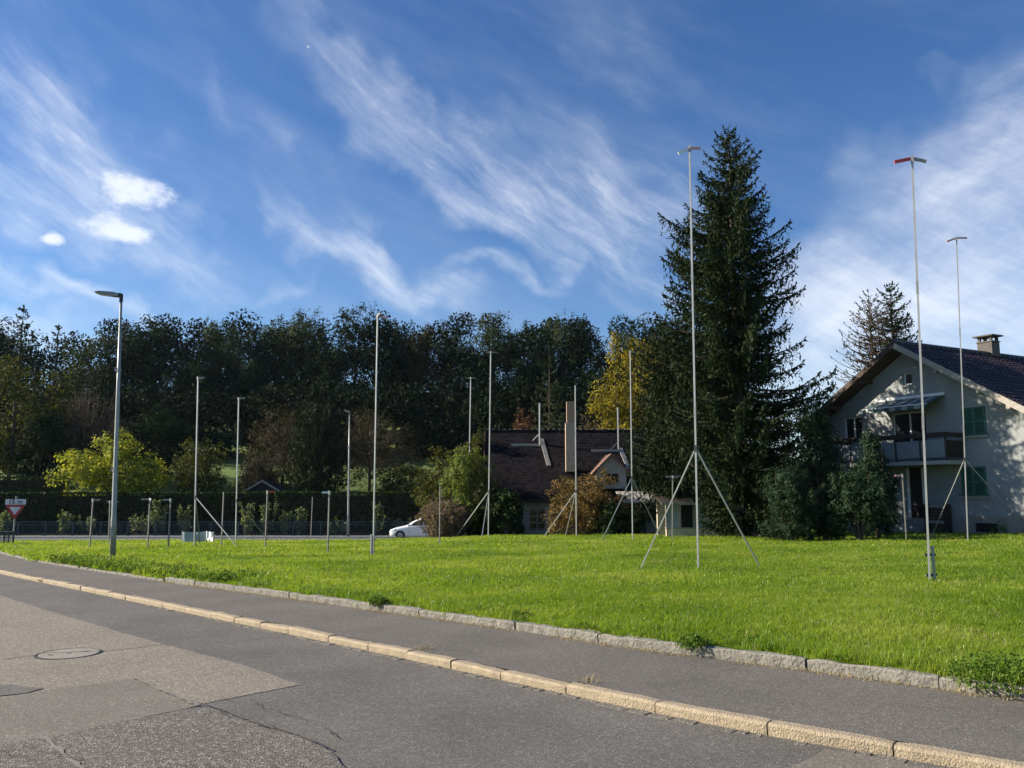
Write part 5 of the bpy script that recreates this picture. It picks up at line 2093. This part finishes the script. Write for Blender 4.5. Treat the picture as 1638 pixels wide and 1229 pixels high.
    # closed louvred shutters
    def shutters(x0, x1, z0, z1):
        fr = B()
        fr.box(((x0 + x1) / 2, -.05, z0 - .05), (x1 - x0 + .28, .18, .06))
        put('window_sill', fr, M['concrete'], t)
        mid = (x0 + x1) / 2
        for a, c in ((x0 - .03, mid - .006), (mid + .006, x1 + .03)):
            f = B()
            w = .055
            f.box((a + w / 2, -.03, (z0 + z1) / 2), (w, .05, z1 - z0))
            f.box((c - w / 2, -.03, (z0 + z1) / 2), (w, .05, z1 - z0))
            for zz in (z0 + w / 2, (z0 + z1) / 2, z1 - w / 2):
                f.box(((a + c) / 2, -.03, zz), (c - a - 2 * w, .048, w))
            o = put('shutter', f, M['shutter'], t)
            s = B()
            n = 16
            for i in range(n):
                zz = z0 + w + (z1 - z0 - 2 * w) * (i + .5) / n
                s.box(((a + c) / 2, -.03, zz), (c - a - 2 * w, .012, .062), Matrix.Rotation(R(35), 3, 'X'))
            put('slats', s, M['shutter'], o)['kind'] = 'stuff'
        for xx, zz in ((x0 - .10, z0 + .04), (x1 + .10, z0 + .04)):
            h = B()
            h.box((xx, -.05, zz), (.10, .05, .02))
            h.box((xx - .03, -.07, zz + .03), (.02, .02, .08))
            put('shutter_stay', h, M['darkmetal'], t)
    shutters(X(-.44), X(.48), Z(3.87), Z(5.03))
    shutters(X(-.66), X(.33), Z(1.40), Z(2.60))

    # roof: two decks, tiles, verge boards, purlins, soffit
    ln = D + 2 * ov
    for s in (-1, 1):
        poly = [(0, apex - .04), (s * hwr, roof_z(hwr) - .04), (s * hwr, roof_z(hwr) - .04 - th * .75), (0, apex - .04 - th * .75)]
        b = B()
        b.prism(poly, 'y', -ov, D + ov)
        dk = put('roof_deck', b, M['wood'], t)
        L_ = hwr * math.sqrt(1 + sl * sl)
        v = Vector((-s, 0, sl)).normalized()
        nr = Vector((s * sl, 0, 1)).normalized()
        u = Vector((0, s, 0))
        wu, wv = .30, .34
        nu, nv = int((ln + .04) / wu), int(L_ / wv)
        o0 = Vector((s * (hwr + .06), -ov - .02 if s > 0 else D + ov + .02, roof_z(hwr + .06) - .03)) + nr * .05
        rf = put('roof_tiles', tile_field(o0, u, v, nr, nu, nv, wu, L_ / nv * 1.005, .028, .045), M['tile'], t)
        rf['kind'] = 'stuff'
        b = B()
        b.bar((s * .05, -ov - .016, apex - .12), (s * (hwr + .02), -ov - .016, roof_z(hwr + .02) - .12), .03, .24, up=(0, 0, 1))
        put('verge_board', b, M['wood'] if s < 0 else M['wood_grey'], t)  # paler right board: sunlight near that eave put into the colour
        # gutter at the eaves
        b = B()
        b.tube([(s * (hwr + .10), -ov, roof_z(hwr) - .06), (s * (hwr + .10), D + ov, roof_z(hwr) - .06)], .065, 8)
        put('gutter', b, M['darkmetal'], t)
        for xx in (1.9, 3.7, hw - .2):
            b = B()
            b.box((s * xx, -ov / 2 + .02, roof_z(xx) - th - .09), (.16, ov - .1, .17))
            put('purlin', b, M['wood'] if s < 0 else M['wood_grey'], t)  # right purlins paler too, sunlight painted by the lighter wood
    b = B()
    n = int(ln / .36)
    for i in range(n):
        y0 = -ov + i * .36
        b.tube([(0, y0, apex + .035), (0, y0 + .37, apex + .055)], [.135, .115], 8)
    put('ridge_caps', b, M['tile'], t)['kind'] = 'stuff'
    # chimney on the ridge
    cx, cy = -.15, 6.3
    b = B()
    b.box((cx, cy, apex + .10), (.72, .62, 1.15))
    ch = put('chimney', b, M['flue'], t)
    b = B()
    for dx in (-.28, .28):
        for dy in (-.23, .23):
            b.box((cx + dx, cy + dy, apex + .80), (.12, .12, .26))
    b.box((cx, cy, apex + .95), (1.0, .9, .06))
    b.box((cx, cy, apex + .665), (.80, .70, .05))
    put('chimney_cap', b, M['flue'], ch)

    # balcony with grey panels
    bx0, bx1 = X(-6.3), X(-.42)
    z0, z1 = Z(2.86), Z(3.86)
    b = B()
    b.box(((bx0 + bx1) / 2, -.66, z0 - .09), (bx1 - bx0, 1.28, .16))
    bal = put('balcony', b, M['concrete'], t)
    n = 5
    wpan = (bx1 - bx0) / n
    for i in range(n):
        q = B()
        q.box((bx0 + wpan * (i + .5), -1.27, (z0 + z1) / 2 - .02), (wpan - .10, .025, z1 - z0 - .28))
        put('balcony_panel', q, M['panelblue'], bal)
    for i in range(n + 1):
        q = B()
        q.box((min(bx1 - .03, max(bx0 + .03, bx0 + wpan * i)), -1.25, (z0 + z1) / 2 - .02), (.07, .07, z1 - z0 - .02))
        put('balcony_post', q, M['wood_dark'], bal)
    q = B()
    q.box(((bx0 + bx1) / 2, -1.26, z1 + .05), (bx1 - bx0 + .06, .16, .20))
    put('handrail', q, M['wood_dark'], bal)
    for xx in (bx0 + .04, bx1 - .04):
        q = B()
        q.box((xx, -.60, z1 + .05), (.08, 1.16, .18))
        q.box((xx, -.60, (z0 + z1) / 2 - .03), (.03, 1.16, z1 - z0 - .3))
        put('balcony_side', q, M['wood_dark'], bal)
    # striped awning over the balcony door
    ax0, ax1 = X(-4.5), X(-1.2)
    n = 11
    zt_, zf = Z(5.66), Z(5.22)
    aw = None
    for i in range(n):
        xa, xb = ax0 + (ax1 - ax0) * i / n, ax0 + (ax1 - ax0) * (i + 1) / n
        q = B()
        q.add([(xa, -.05, zt_), (xb, -.05, zt_), (xb, -1.25, zf), (xa, -1.25, zf), (xb, -1.26, zf - .14), ((xa + xb) / 2, -1.26, zf - .18), (xa, -1.26, zf - .14)],
              [(0, 1, 2, 3), (3, 2, 4, 5, 6)])
        o = put('awning_stripe' if aw else 'awning', q, M['awn_white' if i % 2 else 'awn_green'], t if aw is None else aw)
        aw = aw or o
    q = B()
    q.box(((ax0 + ax1) / 2, -.07, zt_ + .06), (ax1 - ax0 + .1, .14, .13))
    q.bar((ax0, -1.25, zf + .02), (ax1, -1.25, zf + .02), .04, .04)
    put('awning_case', q, M['white'], aw)
    return org, e, ny


worg, we, wny = white_house()


def house_pt(tt, out, h):
    p = Vector((19.0, 34.0, 0)) + we * tt - wny * out
    return Vector((p.x, p.y, h))


# firewood stack against the white house
t = thing('firewood_stack', 'slatted firewood stack against the white house wall beside the door', 'firewood', house_pt(-1.65, .35, -.14), rz=R(-62))
for s in (-.46, .46):
    b = B()
    b.box((s, 0, .6), (.06, .4, 1.2))
    put('rack_post', b, M['wood_dark'], t)
rg = random.Random(4)
for r_ in range(9):
    b = B()
    b.box((0, 0, .07 + r_ * .13), (.84, .36 + rg.uniform(-.05, .05), .10), Matrix.Rotation(rg.uniform(-.02, .02), 3, 'Y'))
    put('log_row', b, M['wood_grey'] if r_ in (3, 8) else M['wood'], t)
# small plant and pipe at the house wall
t = thing('down_pipe', 'dark thin pipe leaning at the white house wall by the right edge', 'pipe', house_pt(1.75, .1, -.1))
b = B()
b.tube([(0, 0, -.05), (.12, -.08, 1.3)], .025, 8)
put('pipe', b, M['darkmetal'], t)
t_ = weed_tuft('leaves', 90, .3, .5, .1, 77, LM['weed'])
t = thing('wall_plant', 'small weed plant at the foot of the white house wall', 'plant', house_pt(1.0, .4, -.05))
put('leaves', t_.data, None, t)

# ---------------------------------------------------------------- old house
def old_house():
    x0, x1 = -1.75, 10.2
    yw, yr, yb = 50.6, 54.4, 58.2
    zg = Gf(3, 50) + .05
    t = thing('old_house', 'old low farmhouse with steep dark roof and tall chimney', 'house', ((x0 + x1) / 2, yw, zg))
    o_ = Vector(((x0 + x1) / 2, yw, zg))
    zr = 5.50 - zg
    ze = 1.12 - zg
    hx = (x1 - x0) / 2
    dy = yr - yw
    wx0, wx1, wz0, wz1 = 1.02 - o_.x, 2.02 - o_.x, -.74 - zg, .55 - zg
    b = B()
    wt = ze + .25
    for xa, xb, za, zb_ in ((-hx + .3, wx0, -.3, wt), (wx1, hx - .3, -.3, wt), (wx0, wx1, -.3, wz0), (wx0, wx1, wz1, wt)):
        b.box(((xa + xb) / 2, .15, (za + zb_) / 2), (xb - xa, .3, zb_ - za))
    put('front_wall', b, M['plaster_old'], t)
    b = B()
    for s in (-1, 1):
        poly = [(.302, -.3), (2 * dy - .3, -.3), (2 * dy - .3, ze + .2), (dy, zr - .35), (.302, ze + .2)]
        b.prism(poly, 'x', s * (hx - .45) - .15, s * (hx - .45) + .15)
    put('gable_wall', b, M['plaster_old'], t)
    q = B()
    q.box(((wx0 + wx1) / 2, .2, (wz0 + wz1) / 2), (wx1 - wx0, .04, wz1 - wz0))
    w = put('window', q, M['glass'], t)
    q = B()
    for xx in (wx0 + .04, (wx0 + wx1) / 2, wx1 - .04):
        q.box((xx, .08, (wz0 + wz1) / 2), (.07, .05, wz1 - wz0))
    for i in range(4):
        q.box(((wx0 + wx1) / 2, .05, wz0 + .08 + i * (wz1 - wz0 - .16) / 3), (wx1 - wx0, .04, .06))
    put('window_bars', q, M['wood_grey'], w)
    L_ = math.hypot(dy + .5, zr - ze)
    for s in (0, 1):
        ya, zz = (-.5, ze) if s == 0 else (2 * dy + .5, ze)
        b = B()
        sg = 1 if s == 0 else -1
        P = [(-hx, ya, zz), (hx, ya, zz), (hx, dy, zr), (-hx, dy, zr)]
        b.prism([(ya, zz - .05), (dy, zr - .05), (dy, zr - .2), (ya, zz - .2)], 'x', -hx, hx)
        put('roof_deck', b, M['wood_dark'], t)
        v = Vector((0, sg * (dy + .5), zr - ze)).normalized()
        nr = Vector((0, -sg * (zr - ze), dy + .5)).normalized()
        wv = .18
        nv = int(L_ / wv)
        nu = int(2 * hx / .19)
        o0 = Vector((-hx * sg, ya, zz)) - v * .05
        rf = put('roof_tiles', tile_field(o0, (sg, 0, 0), v, nr, nu, nv, 2 * hx / nu, L_ / nv * 1.004, 0, .022), M['tile_old'], t)
        rf['kind'] = 'stuff'
    b = B()
    n = int(2 * hx / .36)
    for i in range(n):
        xx = -hx + i * .36
        b.tube([(xx, dy, zr + .01), (xx + .37, dy, zr + .03)], [.11, .10], 8)
    put('ridge_caps', b, M['tile_old'], t)['kind'] = 'stuff'
    b = B()
    for i in range(n):
        b.box((-hx + i * .36 + .18, dy, zr + .15), (.10, .14, .05))
    put('ridge_mortar', b, M['mortar'], t)['kind'] = 'stuff'
    for s in (-1, 1):
        b = B()
        b.bar((s * (hx + .02), -.5, ze - .05), (s * (hx + .02), dy, zr - .05), .04, .22)
        put('verge_board', b, M['tile_red'], t)
    # tall chimney standing on the front slope
    cx = 3.62 - o_.x
    cyy = 51.6 - yw
    b = B()
    b.box((cx, cyy, (3.0 + 5.55) / 2 - zg), (.58, .56, 2.55 + .4))
    ch = put('chimney', b, M['chim'], t)
    b = B()
    b.box((cx + .02, cyy, (5.75 + 7.15) / 2 - zg), (.46, .46, 1.42))
    put('chimney_shaft', b, M['chim_brick'], ch)
    b = B()
    b.box((cx, cyy, 5.78 - zg), (.62, .60, .06))
    put('chimney_ledge', b, M['concrete'], ch)
    # dormer with its own little gable roof
    dx, dyy = 5.95 - o_.x, 51.0 - yw - 1.1
    zt, zs, zl = 3.85 - zg, 2.72 - zg, 1.75 - zg
    hwd = 1.05
    b = B()
    b.prism([(dx - hwd * .85, zl), (dx + hwd * .85, zl), (dx + hwd * .85, zs + .15), (dx, zt - .12), (dx - hwd * .85, zs + .15)], 'y', dyy, dyy + .18)
    for s in (-1, 1):
        b.box((dx + s * (hwd * .85 - .08), dyy + 1.09, (zl + zs) / 2), (.16, 1.8, zs - zl + .1))
    dm = put('dormer', b, M['plaster_old'], t)
    for s in (-1, 1):
        b = B()
        b.prism([(dx, zt), (dx + s * hwd * 1.1, zs - .02), (dx + s * hwd * 1.1, zs - .12), (dx, zt - .1)], 'y', dyy - .28, dyy + 2.6)
        put('dormer_roof', b, M['tile_red'], dm)
    b = B()
    b.box((dx + .0, dyy - .02, 2.38 - zg), (.78, .03, .55))
    dw = put('dormer_window', b, M['glass'], dm)
    b = B()
    for z_ in (2.09, 2.67):
        b.box((dx, dyy - .03, z_ - zg), (.9, .06, .06))
    for xx in (-.42, 0, .42):
        b.box((dx + xx, dyy - .03, 2.38 - zg), (.05, .055, .52))
    put('dormer_window_frame', b, M['wood_grey'], dw)
    return o_, ze, zr, dy


oorg, oze, ozr, ody = old_house()


def on_roof(px, py):
    """point on the front slope of the old roof in this direction"""
    r = Vector(ray(px, py))
    n = Vector((0, -(ozr - oze), ody + .5)).normalized()
    p0 = oorg + Vector((0, ody, ozr))
    o = Vector((0, 0, EYE))
    k = (p0 - o).dot(n) / r.dot(n)
    return o + r * k + n * .06


for (bx, by), (tx, ty), bat, plank, br, lab in (
    ((863, 712), (863, 645), ((818, 713), (862, 713)), ((866, 703), (878, 746)), ((852, 706), (862, 695)), 'thin roof pole with boards on the old roof left of the chimney'),
    ((989, 722), (988, 652), ((946, 722), (988, 722)), ((992, 718), (1006, 752)), ((977, 720), (988, 708)), 'thin roof pole with boards above the dormer of the old roof'),
):
    g = on_roof(bx, by)
    t = thing('roof_pole', lab, 'marker pole', g, 'marker poles fixed on the old roof')
    b = B()
    b.bar((0, 0, -.1), at(tx, ty, g.y) - g, .075, .075, up=(.5, 1, 0))
    put('pole', b, M['alu'], t)
    b = B()
    b.bar(on_roof(*bat[0]) - g, on_roof(*bat[1]) - g + Vector((0, -.04, 0)), .05, .17)
    put('batten', b, M['wood_grey'], t)
    b = B()
    b.bar(on_roof(*plank[0]) - g, on_roof(*plank[1]) - g, .26, .05)
    put('plank', b, M['wood_grey'], t)
    b = B()
    b.bar(on_roof(*br[0]) - g, at(br[1][0], br[1][1], g.y) - g, .05, .05)
    put('brace', b, M['galv'], t)
g = on_roof(890, 705)
t = thing('roof_rod', 'thin slanting rod on the old roof leaning towards the chimney', 'rod', g)
b = B()
b.bar((0, 0, 0), at(907, 662, g.y) - g, .045, .045)
put('rod', b, M['darkmetal'], t)

# low glazed annex right of the old house
def annex():
    y = 38.6
    xa, xb = at(1066, 850, y).x, at(1156, 850, y).x
    zg = Gf(9, y) + .08
    o_ = Vector(((xa + xb) / 2, y, zg))
    t = thing('annex', 'low glazed annex with cream wall at the foot of the spruces', 'shed', o_)
    h = (xb - xa) / 2
    zs = at(1100, 846, y).z - zg
    zt = at(1100, 806, y).z - zg
    b = B()
    b.box((0, .1, zs / 2 - .1), (2 * h, .2, zs + .2))
    b.box((0, 2.4, zt / 2), (2 * h, .2, zt))
    put('wall', b, M['cream'], t)
    n = 4
    for i in range(n + 1):
        q = B()
        q.box((-h + .04 + (2 * h - .08) * i / n, .1, (zs + zt) / 2), (.08, .1, zt - zs))
        put('mullion', q, M['wood_grey'], t)
    for i in range(n):
        xx = -h + .04 + (2 * h - .08) * (i + .5) / n
        q = B()
        q.box((xx, .1, (zs + zt) / 2), ((2 * h - .08) / n - .09, .02, zt - zs))
        put('pane', q, M['tarp'] if i in (0, 2) else M['glass'], t)
    q = B()
    q.box((0, .09, zs + .03), (2 * h + .06, .26, .05))
    put('window_sill', q, M['wood_grey'], t)
    q = B()
    q.prism([(-.5, zt - .02), (2.7, zt + .55), (2.7, zt + .63), (-.5, zt + .06)], 'x', -h - .3, h + .3)
    put('roof', q, M['wood_dark'], t)
    q = B()
    q.box((0, -.53, zt + .01), (2 * h + .6, .04, .12))
    put('fascia', q, M['wood_grey'], t)
    # porch roof towards the old house
    y = 46.2
    xa, xb = at(996, 800, y).x, at(1062, 800, y).x
    zg = Gf(7, y) + .05
    t = thing('porch', 'grey porch roof on dark posts right of the copper brown bush', 'porch', ((xa + xb) / 2, y, zg))
    h = (xb - xa) / 2
    zt = at(1030, 803, y).z - zg
    q = B()
    q.prism([(-.6, zt - .06), (3.0, zt + .5), (3.0, zt + .58), (-.6, zt + .02)], 'x', -h, h)
    put('roof', q, M['wood_grey'], t)
    for s in (-1, 0, 1):
        q = B()
        q.box((s * (h - .1), -.3, zt / 2 - .08), (.1, .1, zt - .02))
        put('post', q, M['wood_dark'], t)
    q = B()
    q.box((0, 2.6, zt / 2), (2 * h, .12, zt))
    put('back_wall', q, M['wood_dark'], t)
    q = B()
    q.box((.3, -.28, .42), (2 * h - 1.2, .06, .84))
    put('parapet', q, M['plinth'], t)


annex()

# little garden shed whose roof shows over the hedge
g = ground_at(420, 73)
t = thing('garden_shed', 'small garden shed roof peeping over the hedge', 'shed', g)
zt = at(420, 769, 73).z - g.z
b = B()
b.prism([(-1.2, 0), (1.2, 0), (1.2, zt - .75), (0, zt - .1), (-1.2, zt - .75)], 'y', 0, 2.4)
put('wall', b, M['wood_dark'], t)
for s in (-1, 1):
    b = B()
    b.prism([(0, zt), (s * 1.6, zt - .95), (s * 1.6, zt - 1.03), (0, zt - .08)], 'y', -.3, 2.7)
    put('roof', b, M['wood_grey'] if s < 0 else M['wood_dark'], t)  # pale left slope, dark right: sun and shade put into the wood colour
    b = B()
    b.bar((0, -.31, zt - .02), (s * 1.62, -.31, zt - .98), .03, .14)
    put('verge_board', b, M['wood_grey'], t)

# ---------------------------------------------------------------- weeds in the kerb joints
for i, (px, py, r, lab) in enumerate((
    (298, 974, .10, 'small green weed in a kerb joint left of the middle'),
    (440, 1003, .08, 'tiny dry weed at the kerb second from the left'),
    (678, 1046, .11, 'dry weed tuft at the kerb in the picture middle'),
    (944, 1100, .13, 'big dry grass tuft in a kerb joint right of the middle'),
    (135, 941, .12, 'flat weed at the kerb foot near the left edge'),
    (70, 930, .12, 'dry weed on the kerb close to the left picture edge'),
)):
    g = hit(px, py, 0.02)
    t = thing('kerb_weed', lab, 'weed', g, 'weeds growing in the road kerb')
    dry = grass_tuft('blades', 60, r * .8, .04, .15 if i in (2, 3) else .08, .005, 800 + i, LM['dry'] if i in (1, 2, 3, 5) else LM['weed'], 1.4)
    put('blades', dry.data, None, t)
    lf = weed_tuft('leaves', 40, r, .05, .03, 820 + i, LM['weed'] if i in (0, 4) else LM['olive'])
    put('leaves', lf.data, None, t)
g = hit(1598, 1096, .12)
t = thing('weed_clump', 'leafy green weed clump hanging over the edging at the right picture edge', 'weed', g)
lf = weed_tuft('leaves', 2000, .36, .24, .030, 900, LM['weed'])
put('leaves', lf.data, None, t)
st_ = grass_tuft('stems', 120, .36, .12, .30, .005, 901, LM['grass'], .9)
put('stems', st_.data, None, t)
for px, py, lab, r in ((1110, 1036, 'dark leafy weed clump in the edging gap below the braced pole', .15), (605, 968, 'dark weed tuft on the edging left of the middle', .14)):
    g = hit(px, py, .14)
    t = thing('weed_clump', lab, 'weed', g)
    lf = weed_tuft('leaves', 420, r, .13, .034, int(px), LM['weed'])
    put('leaves', lf.data, None, t)
    st_ = grass_tuft('stems', 70, r * 1.2, .08, .22, .006, int(px) + 1, LM['weed'], .9)
    put('stems', st_.data, None, t)

# ---------------------------------------------------------------- the air
HAZE = 0.00006
bb = B()
bb.box((0, 450, 21), (2000, 1700, 50))
hm = bpy.data.materials.new('haze')
hm.use_nodes = True
hn, hl = hm.node_tree.nodes, hm.node_tree.links
hn.remove(hn['Principled BSDF'])
pvn = hn.new('ShaderNodeVolumePrincipled')
pvn.inputs['Color'].default_value = (0.60, 0.78, 1.0, 1)
pvn.inputs['Density'].default_value = HAZE
pvn.inputs['Anisotropy'].default_value = 0.2
hl.new(pvn.outputs[0], hn['Material Output'].inputs['Volume'])
put('haze', bb, hm, kind='stuff', label='thin blue autumn haze in the air before the wooded slope', cat='haze')
